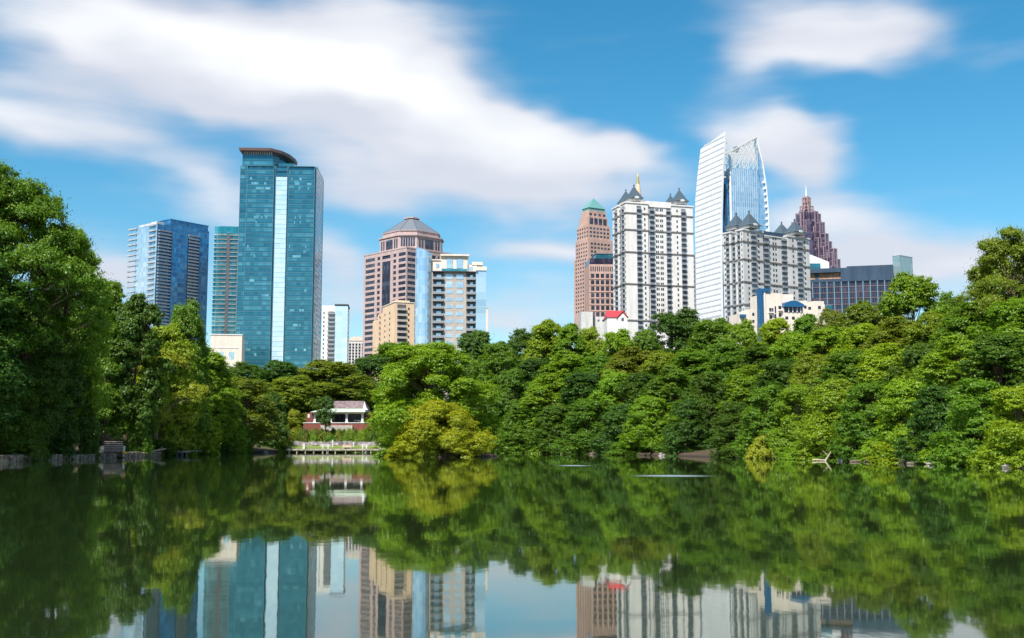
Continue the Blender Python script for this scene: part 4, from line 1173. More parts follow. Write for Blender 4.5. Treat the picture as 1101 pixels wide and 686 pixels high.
g_bay = glass_mat('bay_window_glass', [(.07, .08, .10), (.13, .15, .19), (.34, .38, .42)], (1.3, 1.3, 1.65), .25, .15)
w_course = wall_mat('brown_stone_course', (.20, .18, .17))
def turreted(b, wall, Wpx, pavL, mid, pavR, sideL, eave, bands, fl, top0, balF, winF, balS, winS, tur, midtop):
    Lr = b.L(Wpx[1]); Ms = b.M(Wpx[0])
    ze = b.z(eave)
    pl = b.L(pavL); pr = b.L(pavR); mn = b.M(sideL[0]); mf = b.M(sideL[1])
    b.P(MB().box(1.0, Lr - 1.0, 1.0, Ms - 1, 0, b.z(midtop)), 'main_block', wall)
    b.P(MB().box(0, pl, 0, mn, 0, ze), 'corner_pavilion', wall)
    b.P(MB().box(pr, Lr, 0, mn, 0, ze), 'corner_pavilion', wall)
    b.P(MB().box(0, pl, mf, Ms, 0, ze), 'corner_pavilion', wall)
    b.P(MB().box(pr, Lr, mf, Ms, 0, ze), 'corner_pavilion', wall)
    # cornices
    mb = MB()
    for (x0, x1, y0, y1) in ((0, pl, 0, mn), (pr, Lr, 0, mn), (0, pl, mf, Ms), (pr, Lr, mf, Ms)):
        mb.box(x0 - .5, x1 + .5, y0 - .5, y1 + .5, ze, ze + .9)
    mb.box(pl + .51, pr - .51, .55, 2, b.z(midtop), b.z(midtop) + .7)
    b.P(mb, 'eave_cornice', wall)
    for y in bands:
        z = b.z(y); mb = MB()
        h = .7
        for (x0, x1, y0, y1, zz) in ((0, pl, 0, mn, z), (pr, Lr, 0, mn, z), (0, pl, mf, Ms, z), (pr, Lr, mf, Ms, z)):
            mb.box(x0 - .45, x1 + .45, y0 - .45, y1 + .45, zz - h / 2, zz + h / 2)
        mb.box(pl + .46, pr - .46, .55, 1.2, z - h / 2 + .01, z + h / 2 - .01)
        mb.box(.55, 1.2, mn + .46, mf - .46, z - h / 2 + .01, z + h / 2 - .01)
        b.P(mb, 'string_course', w_course)
    # bays of balconies (glazed recess behind) and windows
    rows = []; y = top0
    while y < 400: rows.append(y); y += fl
    bal = []; win = []
    for (q0, q1, inset) in balF:
        b.P(MB().box(b.L(q0), b.L(q1), inset - .06, inset + .1, 0, b.z(top0 - 2.6)), 'glazed_bay', g_bay)
        for y in rows: bal.append(('F', b.L(q0), b.L(q1), b.z(y + 1.6), b.z(y), inset))
    for (q0, q1, inset) in balS:
        a_, c_ = sorted((b.M(q0), b.M(q1)))
        b.P(MB().box(inset - .06, inset + .1, a_, c_, 0, b.z(top0 - 2.6)), 'glazed_bay', g_bay)
        for y in rows: bal.append(('S', a_, c_, b.z(y + 1.6), b.z(y), inset))
    for (q0, q1, inset) in winF:
        for y in rows: win.append(('F', b.L(q0), b.L(q1), b.z(y + 1.5), b.z(y - 1.2), inset))
    for (q0, q1, inset) in winS:
        a_, c_ = sorted((b.M(q0), b.M(q1)))
        for y in rows: win.append(('S', a_, c_, b.z(y + 1.5), b.z(y - 1.2), inset))
    def shift(fn):
        def f_(mb, r):
            m2 = MB(); fn(m2, r[:5])
            dx, dy = (0, r[5]) if r[0] == 'F' else (r[5], 0)
            mb.add([(v[0] + dx, v[1] + dy, v[2]) for v in m2.v], m2.f)
        return f_
    many(b, 'balcony', w_rail, bal, shift(lambda mb, r: balcony(mb, r, 1.1)))
    many(b, 'window', g_dark, win, shift(pane))
    for (cxp, cyf, half, z0p, zap) in tur:
        turret(b, cxp if isinstance(cxp, float) else b.L(cxp), cyf, half, b.z(z0p), b.z(zap), wall)
    return Lr, Ms, pl, pr, mn, mf, ze

b = Bld('condo_tower', 'white condo tower with slate turrets, taller of the two turreted towers', 'skyscraper', 673.5, 700, 17, 290)
pl = b.L(697.5); pr = b.L(723.5); Lr = b.L(746); mn = b.M(667.2); mf = b.M(664.8); Ms = b.M(659.3)
kz = lambda dd: (b.D + dd) / b.D
turreted(b, w_white, (659.3, 746), 697.5, None, 723.5, (668.2, 665.6), 218.0, [228.5, 246.5, 270.5, 304.8, 344], 5.72, 223.0,
         [(685.2, 690, 0), (699.6, 704.6, 1.0), (717.8, 722.4, 1.0), (733.2, 738, 0)],
         [(693.2, 694.6, 0), (728.2, 729.6, 0), (706.3, 707.7, 1), (708.3, 709.5, 1), (711.1, 712.3, 1), (712.9, 714.2, 1)],
         [(671.8, 669.4, 0), (664.3, 661.8, 0), (668.0, 666.2, 1.0)], [(672.9, 672.4, 0)],
         [(float(pl * .5), mn * .45, pl * .29, 214.5, 195.5), (float((pr + Lr) / 2), mn * .45, pl * .29, 214.5, 195.7), (float(pl * .5), (mf + Ms) / 2, pl * .28, 213.5, 196), (float((pr + Lr) / 2), (mf + Ms) / 2, pl * .28, 215, 197)], 220.5)
mb = MB(); mb.box(pl, pr, .9, 1.2, b.z(220.5) + .7, b.z(214)); mb.box(pl + 1, pr - 2, 5, 14, b.z(220.5), b.z(212.5)); b.P(mb, 'attic', w_white)
b = Bld('office_tower', 'tower mostly hidden behind the white turreted tower, only its gilded spire tip showing', 'skyscraper', 683, 1150, 3, 200)
cxs = b.L(686.8)
b.P(MB().box(0, b.L(692), 0, 9, 0, b.z(216)), 'shaft', w_tan)
mb = MB().prism([(cxs + 4.2 * math.cos(a), 4.5 + 4.2 * math.sin(a)) for a in [PI / 4 + k * PI / 4 for k in range(8)]], b.z(216), b.z(197), [(cxs + 1.8 * math.cos(a), 4.5 + 1.8 * math.sin(a)) for a in [PI / 4 + k * PI / 4 for k in range(8)]]); b.P(mb, 'spire_base', w_tan)
mb = MB().bar((cxs, 4.5, b.z(197)), (cxs, 4.5, b.z(189)), 1.7, 1.0, 8).bar((cxs, 4.5, b.z(189)), (cxs, 4.5, b.z(184.5)), 1.0, .08, 8); b.P(mb, 'gilded_spire', w_gold)
b = Bld('office_tower', 'dark narrow tower edge between the white turreted tower and the curved white tower', 'skyscraper', 742, 1000, 2, 310)
b.P(MB().box(0, b.L(749.3), 0, 16, 0, b.z(273.5)), 'wall', w_rail)
ww = [('F', b.L(746.2), b.L(747.2), b.z(278 + k * 5.2), b.z(275 + k * 5.2)) for k in range(16)]
many(b, 'window', g_dark, ww, pane)

b = Bld('condo_tower', 'grey stone condo tower with slate turrets, shorter of the two turreted ones', 'skyscraper', 799.5, 640, 33, 290)
pl = b.L(821); pr = b.L(847.5); Lr = b.L(871); mn = b.M(792.5); mf = b.M(786.5); Ms = b.M(777.8)
turreted(b, w_grey, (777.8, 871), 821, None, 847.5, (792.5, 786.5), 247.5, [259.2, 278.2, 302.5, 327], 5.8, 251.0,
         [(808, 813.2, 0), (822.8, 828.2, 1.0), (842, 847, 1.0), (857.6, 862.6, 0)],
         [(804.3, 805.6, 0), (815.6, 817, 0), (852.6, 853.9, 0), (865.2, 866.5, 0), (832.6, 834, 1), (835.4, 836.8, 1)],
         [(796.4, 794.2, 0), (784.5, 781.6, 0), (789.6, 787.2, 1.0)], [(798.6, 797.9, 0), (780.2, 779.4, 0)],
         [(float(pl * .5), mn * .5, pl * .29, 244.0, 223.5), (float((pr + Lr) / 2), mn * .5, pl * .29, 244.0, 225), (float(pl * .5), (mf + Ms) / 2, pl * .30, 242.0, 222.5), (float((pr + Lr) / 2), (mf + Ms) / 2, pl * .28, 243, 225)], 250)
mb = MB(); mb.box(pl + .5, pr - .5, 3, 12, b.z(250), b.z(243.5)); b.P(mb, 'roof_plant', w_navy)

# ---------- 15. the white curved tower
b = Bld('office_tower', 'tallest white curved tower with a sail shaped white wall and an open lattice crown', 'skyscraper', 776, 800, 20, 250)
def FP(px, py):
    m_ = b.M(px); return (m_, Z(py, b.D + m_ * math.cos(b.phi)) - b.z0)
fin = [(b.M(776), 0), (b.M(749.0), 0), FP(749.0, 240), FP(750.0, 215), FP(752.6, 190), FP(756.8, 160.5), FP(784.0, 141.5), FP(781.6, 170), FP(779.6, 190), FP(777.2, 235), FP(776, 300)]
b.P(MB().slab(fin, 'x', -1.4, 0), 'white_sail_wall', w_whiteb)
# louvre lines across the sail
import bisect
lm = MB()
z = b.z(345)
fa = sorted([(zz_, a_) for a_, zz_ in fin[1:6]]); fb_ = sorted([(zz_, a_) for a_, zz_ in (fin[6:] + [fin[0]])])
def ip(tab, z): return float(np.interp(z, [t_[0] for t_ in tab], [t_[1] for t_ in tab]))
m_louv = wall_mat('pale_grey_louvre', (.58, .61, .66), var=.05)
while z < min(fin[5][1], fin[6][1]) + 14:
    if z > max(fin[5][1], fin[6][1]) - 1: break
    a_hi = ip(fa, z); a_lo = ip(fb_, z)
    zs0, zs1 = fin[5][1], fin[6][1]
    if z > min(zs0, zs1) and abs(zs1 - zs0) > .5:
        fz = min(1, max(0, (z - zs0) / (zs1 - zs0)))
        if zs1 > zs0: a_hi = fin[5][0] * (1 - fz) + fin[6][0] * fz
    if a_hi - a_lo > 1: lm.box(-1.56, -1.4, a_lo + .3, a_hi - .3, z, z + 1.0)
    z += 3.95
b.P(lm, 'louvre_lines', m_louv)
xb = b.L(817); zg = b.z(179)
b.P(MB().box(b.L(787.2), xb, 0, 32, 0, zg), 'glass_shaft', g_light)
b.P(MB().box(b.L(776.6), b.L(787.2) - .01, 1.2, 31, 0, b.z(193)), 'recessed_glass_corner', g_blue)
b.P(MB().box(b.L(785.4), b.L(787), -.7, .5, 0, b.z(164)), 'corner_post', w_whiteb)
b.P(MB().box(b.L(780.4), b.L(781.8), .2, 1.2, 0, b.z(197)), 'corner_fin', w_navy)
mb = MB()
for k in range(1, 13):
    x = b.L(787.2 + k * 2.3); mb.box(x - .16, x + .16, -.4, 0, 0, zg)
b.P(mb, 'vertical_fins', w_palemull)
# right curved flank
fl_ = [(xb, 0), (b.L(826.5), 0), (b.L(826.5), b.z(225)), (b.L(825.3), b.z(200)), (b.L(822), b.z(172)), (b.L(815.3), b.z(143.5)), (b.L(814.2), b.z(146)), (b.L(818.5), b.z(179)), (b.L(820.5), b.z(197)), (xb, b.z(199))]
b.P(MB().slab(fl_, 'y', 1.0, 2.2), 'right_flank', g_light)
b.P(MB().box(xb, b.L(825.5), 2.3, 28, 0, b.z(199)), 'flank_shaft', g_light)
mb = MB()
pts = [(b.L(826.7), 0), (b.L(826.7), b.z(225)), (b.L(825.5), b.z(200)), (b.L(822.2), b.z(172)), (b.L(815.5), b.z(143.0))]
for p_, q_ in zip(pts, pts[1:]): mb.bar((p_[0], .2, p_[1]), (q_[0], .2, q_[1]), .55, n=4)
for k in range(24):
    y = 190 + k * 6.6; x = float(np.interp(y, [172, 200, 225, 400], [b.L(822), b.L(825.3), b.L(826.5), b.L(826.5)])); mb.box(x - 1.6, x, -.3, 1.0, b.z(y + 2.6), b.z(y))
b.P(mb, 'flank_edge', w_whiteb)
# lattice crown, two layers deep
def crown_top(x): return b.z(162) + (b.z(144) - b.z(162)) * (x - b.L(787)) / (b.L(815) - b.L(787))
for dep in (0.0, 14.0):
    mb = MB(); n_ = 6; xs = [b.L(787.3) + (b.L(816.2) - b.L(787.3)) * k / n_ for k in range(n_ + 1)]
    for k, x in enumerate(xs): mb.bar((x, dep, zg), (x, dep, crown_top(x)), .28, n=4)
    st = 6.4
    for k in range(n_):
        z = zg
        while z < crown_top(xs[k]) - .5:
            za_, zb_ = min(z + st, crown_top(xs[k])), min(z + st, crown_top(xs[k + 1]))
            mb.bar((xs[k], dep, z), (xs[k + 1], dep, zb_), .20, n=4); mb.bar((xs[k], dep, za_), (xs[k + 1], dep, z), .20, n=4)
            mb.bar((xs[k], dep, za_), (xs[k + 1], dep, zb_), .16, n=4)
            z += st
    mb.bar((xs[0], dep, crown_top(xs[0])), (xs[-1], dep, crown_top(xs[-1])), .65, n=4)
    b.P(mb, 'lattice_crown', w_steel)
mb = MB()
for x in np.linspace(b.L(788), b.L(815), 8): mb.bar((x, 0, crown_top(x) - .3), (x, 14, crown_top(x) - .3), .25, n=4)
b.P(mb, 'lattice_ties', w_steel)
mb = MB(); x = b.L(796.5); zc_ = crown_top(x); mb.box(x, x + 3.5, 5, 8, zc_ - 2, zc_ + 1.6); mb.bar((x, 5, zc_ + 1.6), (x + 5, 8, zc_ + 2.6), .25); b.P(mb, 'window_cleaning_crane', w_rail)
mb = MB(); yk = b.M(766); zk = b.z(154); mb.box(1, 4, yk - 4, yk, zk - 6, zk + 1.2); mb.bar((1, yk - 4, zk + 1.5), (1, yk + 2, zk + .4), .3); b.P(mb, 'window_cleaning_crane', w_rail)
for k in range(6):
    y = 156 + k * 7
    b.P(MB().box(.01, 1.5, b.M(783.0 - k * .6) + .4, b.M(783.0 - k * .6) + 3, b.z(y + 1.5), b.z(y)), 'bracket', w_steel)

# ---------- 16. stepped purple granite tower with spire
b = Bld('office_tower', 'stepped purple granite tower with a thin white spire', 'skyscraper', 877, 1350, 45, 250)
k1 = 1350 / FPX
def sqr(cx_, cy_, h): return [(cx_ - h, cy_ - h), (cx_ + h, cy_ - h), (cx_ + h, cy_ + h), (cx_ - h, cy_ + h)]
C0 = 27.0                                   # the tower's centre along its own diagonal
h_ = math.sqrt(.5)
steps = [(9.5, 222), (13, 224.5), (17.5, 233.5), (21, 246), (24, 256), (27, 266), (29.5, 278), (31, 292)]
mbm = None
for i, (hp, py) in enumerate(steps):
    H_ = hp * k1
    # diamond in view: bays advance in turn along both faces
    q = H_ * h_ * 1.03
    n_ = i
    mb = MB().prism(sqr(C0, C0, q * .80), 0, b.z(py)); b.P(mb, 'granite_core', w_mauve if i == 99 else g_purple)
w_pier = wall_mat('purple_granite', (.27, .20, .24))
bays = []
for i, (hp, py) in enumerate(steps):
    H_ = hp * k1; w_ = 3.1 * k1
    for sgn in (-1, 1):
        for u_ in ((hp - 3.2), ):
            # screen-space offset u_ px from the axis -> position on diagonal plan
            off = u_ * k1 * sgn
            px_, py_ = C0 + off * h_, C0 - off * h_
            dpt = (31 - hp) * .55 * k1
            bays.append((px_ - dpt * .4, py_ - dpt * .4, w_ * .9, b.z(py)))
for off_px, py in ((-9, 224), (0, 222), (7, 223), (-14, 235), (-4, 232), (4, 240), (11, 235), (16, 247), (0, 252), (8, 252), (13, 262), (4, 264), (19, 256), (10, 275), (16, 274), (0, 276), (22, 268), (6, 288), (13, 288), (20, 284), (-8, 250), (-16, 252), (24, 264), (26.5, 276), (26, 292)):
    off = off_px * k1
    near = (py - 222) * .36 * k1
    px_, py_ = C0 + off * h_ - near * h_ * .55 - 4, C0 - off * h_ - near * h_ * .55 - 4
    bays.append((px_, py_, 3.4 * k1 * .9, b.z(py)))
for (x, y, hw, z) in bays:
    t_ = b.P(MB().box(x - hw / 1.0, x + hw / 1.0, y - hw / 1.0, y + hw / 1.0, z - 62, z), 'stepped_bay', g_purple)
    mb = MB()
    for sx, sy in ((-1, -1), (1, -1), (-1, 1)):
        mb.box(x + sx * hw - .5, x + sx * hw + .5, y + sy * hw - .5, y + sy * hw + .5, z - 62, z + .5)
    for zz_ in (z - .3, z - 11.5, z - 23): mb.box(x - hw - .25, x + hw + .25, y - hw - .25, y + hw + .25, zz_ - .5, zz_ + .2)
    mb.build('granite_piers', w_pier, t_)
mb = MB()
for (hp, y0, y1) in ((7.2, 224, 214.5), (4.4, 218, 205), (2.6, 210, 204)):
    q = hp * k1 * h_
    for sx in (-1, 0, 1):
        for sy in (-1, 0, 1):
            if sx == 0 and sy == 0: continue
            mb.box(C0 + sx * q - .6, C0 + sx * q + .6, C0 + sy * q - .6, C0 + sy * q + .6, b.z(y0), b.z(y1) - (2 if 0 in (sx, sy) else 0))
    for zf in (.05, .55, .93):
        z = b.z(y0) + (b.z(y1) - b.z(y0)) * zf
        mb.box(C0 - q, C0 + q, C0 - q - .3, C0 - q + .3, z - .4, z + .4); mb.box(C0 - q - .3, C0 - q + .3, C0 - q, C0 + q, z - .4, z + .4); mb.box(C0 + q - .3, C0 + q + .3, C0 - q, C0 + q, z - .4, z + .4); mb.box(C0 - q, C0 + q, C0 + q - .3, C0 + q + .3, z - .4, z + .4)
b.P(mb, 'open_crown', wall_mat('rose_granite', (.36, .25, .26)))
b.P(MB().prism(sqr(C0, C0, 2.2 * k1 * h_), b.z(224), b.z(206)), 'crown_core', g_purple)
mb = MB().bar((C0, C0, b.z(206)), (C0, C0, b.z(198)), 1.1, .8, 6).bar((C0, C0, b.z(198)), (C0, C0, b.z(191)), .7, .12, 6); b.P(mb, 'spire', w_whiteb)

# ---------- 17. white wedge building, teal box, dark blue block, glass stair tower
b = Bld('office_block', 'white wedge topped building between the grey turreted tower and the dark blue block', 'building', 868, 900, 3, 285)
b.P(MB().slab([(0, 0), (b.L(891.5), 0), (b.L(891.5), b.z(281.5)), (b.L(872), b.z(273.8)), (0, b.z(273))], 'y', 0, 20), 'wall', w_whiteb)
b.P(MB().box(0, b.L(880), -5, -.01, 0, b.z(284.2)), 'glass_annex', g_teal)
b = Bld('office_block', 'long dark blue office block with pale blue fins, below the stepped purple tower', 'building', 871, 700, -14, 305)
La = b.L(904); Lb = b.L(911); Lc = b.L(961)
zt = b.z(289.5)
b.P(MB().box(0, Lc, 0, 30, 0, b.z(304)), 'window_wall', g_navy)
b.P(MB().box(0, La, -.5, 30, b.z(304), b.z(300.8)), 'lower_fascia', w_navy)
b.P(MB().box(0, La, .8, 29, b.z(300.8), b.z(294)), 'tan_storey', wall_mat('tan_blinds', (.46, .28, .17), var=.35, scale=.8))  # tan window band, tone varying at random
b.P(MB().box(b.L(876.5), b.L(880.5), .5, .8, b.z(300.8), b.z(294)), 'dark_pier', w_navy)
mb = MB()
for k in range(10): mb.box(b.L(881 + k * 2.4), b.L(881 + k * 2.4) + .25, .55, .8, b.z(300.8), b.z(294))
b.P(mb, 'blind_mullions', w_brown)
b.P(MB().box(-.5, La, -1.6, 30, b.z(294), zt), 'upper_fascia', w_navy)
b.P(MB().box(La + .01, Lc, -1.0, 30.2, b.z(304), b.z(289.5)), 'blank_upper_storey', w_navy)
b.P(MB().box(Lb, Lc, -.9, 28, b.z(289.5), b.z(288)), 'roof_upstand', w_navy)
mb = MB(); k = 0
while 873.5 + k * 7.75 < 961:
    x = b.L(873.5 + k * 7.75); mb.box(x - .35, x + .35, -.9, 0, 0, b.z(304)); k += 1
b.P(mb, 'vertical_fins', plain_mat('pale_blue_fin', (.12, .22, .32), .5, .2))
mb = MB()
for k in range(9):
    z = b.z(309.5 + k * 6.2); mb.box(0, Lc, -.35, 0, z - .16, z + .16)
    for j in range(35):
        pass
b.P(mb, 'floor_bands', w_brown)
mb = MB(); k = 0
while 875.4 + k * 1.94 < 960:
    x = b.L(875.4 + k * 1.94); mb.box(x - .08, x + .08, -.12, 0, 0, b.z(304)); k += 1
b.P(mb, 'window_mullions', w_dark)
b = Bld('stair_tower', 'pale green glass stair tower rising at the right end of the dark blue block', 'building', 968, 690, 38, 290)
b.P(MB().box(0, b.L(981.5), 0, b.M(960), 0, b.z(274.5)), 'tower_body', glass_mat('pale_green_glass', [(.24, .36, .38), (.32, .45, .47), (.42, .55, .57)], (1.6, 1.6, 3.6), .35, .2, .02, band=(.08, (.3, .4, .42, 1))))
b.P(MB().box(-.2, b.L(981.5) + .2, -.2, b.M(960) + .2, b.z(274.5), b.z(274)), 'roof_edge', w_palemull)
for q in (2, 5): b.P(MB().bar((q, 4, b.z(274)), (q, 4, b.z(262)), .08, .04, 4), 'mast', w_steel)

# ---------- 18. cream low-rise with blue frame and canopy
b = Bld('apartment_block', 'cream low-rise with a tall blue corner frame and curved blue canopy roof', 'building', 823, 430, 12, 335)
def bx(q0, q1, y0, y1, d0, d1, name, mat): return b.P(MB().box(b.L(q0), b.L(q1), d0, d1, b.z(y0) if y0 < 470 else 0, b.z(y1)), name, mat)
bx(823, 841, 480, 315, 0, 14, 'front_wall', w_cream)
bx(833, 857, 480, 314.5, 3, 15, 'upper_wall', w_cream)
bx(841.01, 862, 480, 330, -1, 13, 'canopy_wing', w_cream)
bx(862.01, 889, 480, 325, 1.5, 13, 'right_wing', w_cream)
bx(862.01, 870, 480, 321.5, 1.4, 12, 'right_wing_head', w_cream)
bx(877, 888, 480, 321.5, 1.4, 12, 'right_wing_head', w_cream)
bx(808, 816, 480, 332, 2, 12, 'left_wing', w_cream)
bx(797, 808, 480, 337, 2.5, 12, 'left_wing', w_cream)
bx(816.4, 819.8, 480, 310.5, -.6, 2, 'blue_corner_frame', w_blue)
bx(819.81, 828, 313.6, 310.4, -.6, 2, 'blue_frame_beam', w_blue)
mb = MB().slab([(b.L(821.5), 0), (b.L(823), 0), (b.L(823), b.z(311.5)), (b.L(821.5), b.z(309.8))], 'y', -.3, 3); b.P(mb, 'party_wall', w_white)
arc = [(b.L(840.5), b.z(330)), (b.L(862), b.z(330)), (b.L(862), b.z(327))] + [(b.L(861.5 - 20 * k / 10), b.z(327.2 - 4.2 * math.sin(PI * (k / 10) * .9 + .12))) for k in range(11)]
b.P(MB().slab(arc, 'y', -2.2, 10), 'curved_canopy_roof', w_blue)
bx(842, 861.5, 335.5, 330, -1.12, -.9, 'loggia', g_navy)
for q in (846, 850.5, 855, 859): bx(q, q + .7, 335.5, 330, -1.4, -1.13, 'post', w_whiteb)
bx(797.8, 803.5, 341, 338.2, 1.2, 2.6, 'blue_awning', w_blue)
for q0, q1, y0, y1, d in ((827, 829.5, 335, 331, 0), (830, 831.5, 335, 331, 0), (833, 834.5, 336, 329, 0), (837, 840, 332, 328.5, 0), (827, 830, 343, 339, 0), (833, 834.5, 344.5, 337, 0), (837, 840, 340.5, 336.5, 0),
                          (811, 813.2, 339, 336, 2), (811, 813.2, 346, 343.6, 2), (866.5, 869, 330, 326.8, 1.4), (881.5, 884.4, 330, 326.8, 1.4), (801, 803, 346, 343, 2.5), (843, 846, 343, 340, -1), (850, 853, 343, 340, -1), (871, 874, 331, 328, 1.5)):
    b.P(MB().box(b.L(q0), b.L(q1), d - .1, d + .1, b.z(y0), b.z(y1)), 'window', g_navy)
for q0, q1, y in ((826, 831.5, 336.5), (836.5, 840.5, 334), (826, 831.5, 344.5), (836.5, 840.5, 342)):
    bx(q0, q1, y, y - 1.0, -1.2, 0, 'balcony', w_white)
bx(889.3, 895, 480, 326, 0, 8, 'teal_annex', g_teal)

# ================================================================== boathouse and lake edge
BD = 300.0
def hz(py, D=BD): return Z(py, D)
bx0 = X(333, 445, BD); k = BD / FPX
base = hz(458.5)
t = thing('boathouse', 'red brick boathouse with white columned porch and brown shingle roof across the water', 'house', (bx0, BD, base))
def q(px): return X(px, 445, BD) - bx0
def h(py): return hz(py) - base
MB().box(q(330), q(398), 3.2, 12, -2, h(443)).build('brick_wall', w_brick, t)
MB().box(q(327), q(401), -1.0, 3.2, -3, h(455)).build('brick_terrace', w_brick, t)
MB().box(q(346), q(380), -1.7, -1.01, -2.2, h(457.3)).build('stone_plinth', w_taupe, t)
MB().box(q(326.8), q(401.2), -1.15, -.7, h(455), h(454.3)).build('terrace_coping', w_white, t)
MB().box(q(329), q(336.5), .5, 3.3, -1, h(444)).build('side_wing', w_brick, t)
MB().box(q(330.6), q(332.8), .4, .55, h(449), h(445.3)).build('window', w_white, t)
for c_ in (338.6, 355.8, 373, 389.8):
    mb = MB(); x = q(c_); mb.box(x - .28, x + .28, -.35, .2, h(454.3), h(445)); mb.box(x - .42, x + .42, -.5, .35, h(454.3), h(453.4)); mb.box(x - .4, x + .4, -.48, .33, h(445.6), h(444.9))
    mb.build('column', w_white, t)
MB().box(q(336.5), q(391.5), -.6, .4, h(444.9), h(443.2)).build('porch_beam', w_cream, t)
MB().box(q(339), q(391), 2.9, 3.19, h(455), h(444.9)).build('porch_back', w_dark, t)
for c0, c1 in ((341, 353.5), (358.5, 363), (364, 368), (369, 371.5), (375.5, 388)):
    MB().box(q(c0), q(c1), 2.8, 2.95, h(453.6), h(446)).build('window', g_dark, t)
for c0, c1 in ((341, 347.5), (380.5, 388.5)):
    mb = MB().box(q(c0), q(c1), .9, 1.4, h(452.6), h(452.2)); mb.box(q(c0), q(c1), 1.4, 1.5, h(452.2), h(451.4))
    for e in (c0 + .3, c1 - .6): mb.box(q(e), q(e) + .1, .9, 1.4, h(454.3), h(452.6))
    tb = mb; b_ = tb.build('porch_bench', w_white); b_.location = (bx0, BD, base)
    tag(b_, 'white bench in the %s of the boathouse porch' % ('left bay' if c0 < 350 else 'right bay'), 'bench')
# roof: lower pale-green eaves, upper brown hip
e0, e1 = q(334.5), q(393.5); r0, r1 = q(347), q(391.5)
ze_, zm, zr_ = h(443.2), h(438.8), h(430.3)
mb = MB().prism([(e0, -1.6), (e1, -1.6), (e1, 13.2), (e0, 13.2)], ze_, zm, [(r0, 1.2), (r1, 1.2), (r1, 11), (r0, 11)]); mb.build('green_eaves', plain_mat('pale_green_eaves', (.42, .52, .40), .6), t)
mb = MB().prism([(r0 - .3, .9), (r1 + .3, .9), (r1 + .3, 11.3), (r0 - .3, 11.3)], zm + .003, zr_, [(q(350), 5.6), (q(388.5), 5.6), (q(388.5), 6.6), (q(350), 6.6)]); mb.build('shingle_roof', wall_mat('brown_shingles', (.20, .15, .155), var=.3, scale=1.2), t)
mb = MB().slab([(r1 - .5, ze_ + .6), (q(395.5), ze_ + .6), (q(393.5), zm + .2), (r1, zm + 1.9)], 'y', .4, 1.1); mb.build('gable_trim', w_white, t)

# planted bank between boathouse and lawn
import itertools
HG = [('rust', 'russet'), ('mid', 'green'), ('olive', 'olive'), ('rust', 'russet'), ('fresh', 'bright green'), ('olive', 'olive'), ('mid', 'green')]
for k_, px in enumerate(range(322, 404, 6)):
    c_, nm = HG[k_ % 7]
    row = k_
    tree(px, 457.6 + (k_ % 3) * .8, 291 - (k_ % 2) * 1.5, 12, 'bush', c_, 'row of low shrubs on the bank below the boathouse', group='shrubs on the bank below the boathouse', jit=.15)
for k_, px in enumerate(range(328, 404, 9)):
    c_, nm = HG[(k_ + 3) % 7]
    tree(px, 464 + (k_ % 2), 287.5, 12, 'bush', c_, 'row of low shrubs on the bank below the boathouse', group='shrubs on the bank below the boathouse', jit=.15)

def DW(py): return CAMH / math.tan(math.atan((py - CY) / FPX) - PITCH)
# lawn strip and stone wall behind the dock
DD = 274.0
def dx(px, D=DD): return X(px, 480, D)
m_lawn, tt = new_mat('mown_lawn')
tcx = tt.n('ShaderNodeTexCoord'); nn_ = tt.n('ShaderNodeTexNoise', i={'Vector': tcx.outputs['Object'], 'Scale': 1.2, 'Detail': 6.0})
cc_ = tt.mix(nn_.outputs[0], (.10, .16, .02), (.22, .28, .05)); pp = tt.n('ShaderNodeBsdfPrincipled', i={'Base Color': cc_, 'Roughness': .9}); tt.n('ShaderNodeOutputMaterial', i={0: pp.outputs[0]})
lz = Z(481.6, DD) ; lz = max(lz, 1.0)
mb = MB().prism([(dx(312), DD + .5), (dx(420), DD + .5), (dx(424, 286), 284.5), (dx(308, 286), 284.5)], 0.2, lambda p: lz + .08 + (p[1] - DD) * .045); mb.build('lawn', m_lawn, kind='structure')
def stone_wall(name, label, pts, w_, hgt_, mat, seed=1, cat='wall'):
    """low wall of rough blocks following a line"""
    rs = random.Random(seed); mb = MB()
    for (p, q_) in zip(pts, pts[1:]):
        p = Vector(p); q_ = Vector(q_); L_ = (q_ - p).length; d = (q_ - p).normalized(); nn2 = Vector((-d.y, d.x, 0)); s0 = 0
        while s0 < L_:
            ln = rs.uniform(.6, 1.5); e = min(L_, s0 + ln)
            a = p + d * s0; c = p + d * (e - .03)
            hh = hgt_ * rs.uniform(.8, 1.1); of = rs.uniform(-.08, .08); ex = rs.uniform(0, .12)
            A0 = a + nn2 * of; C1 = c + nn2 * of
            o_ = [(A0.x, A0.y), (C1.x, C1.y), (C1.x + nn2.x * w_, C1.y + nn2.y * w_), (A0.x + nn2.x * w_, A0.y + nn2.y * w_)]
            tp = [(x_ + rs.uniform(-.05, .05), y_ + rs.uniform(-.05, .05)) for x_, y_ in o_]
            zb = a.z; mb.prism(o_, zb - .8, zb + hh * .55); mb.prism([(x_ + rs.uniform(-.04, .04), y_ + rs.uniform(-.04, .04)) for x_, y_ in o_], zb + hh * .55 + .01, zb + hh, tp)
            s0 = e
    o = mb.build(name, mat); tag(o, label, cat); return o
m_rock = wall_mat('rough_stone', (.27, .24, .24), var=.35, scale=.9, zs=1)
stone_wall('stone_wall', 'low grey stone wall between the boathouse shrubs and the lawn', [(dx(308, 286), 285.5, lz + .3), (dx(350, 286), 285.2, lz + .3), (dx(405, 286), 285.3, lz + .3)], .8, 1.35, m_rock, 2)
rs_ = random.Random(9)
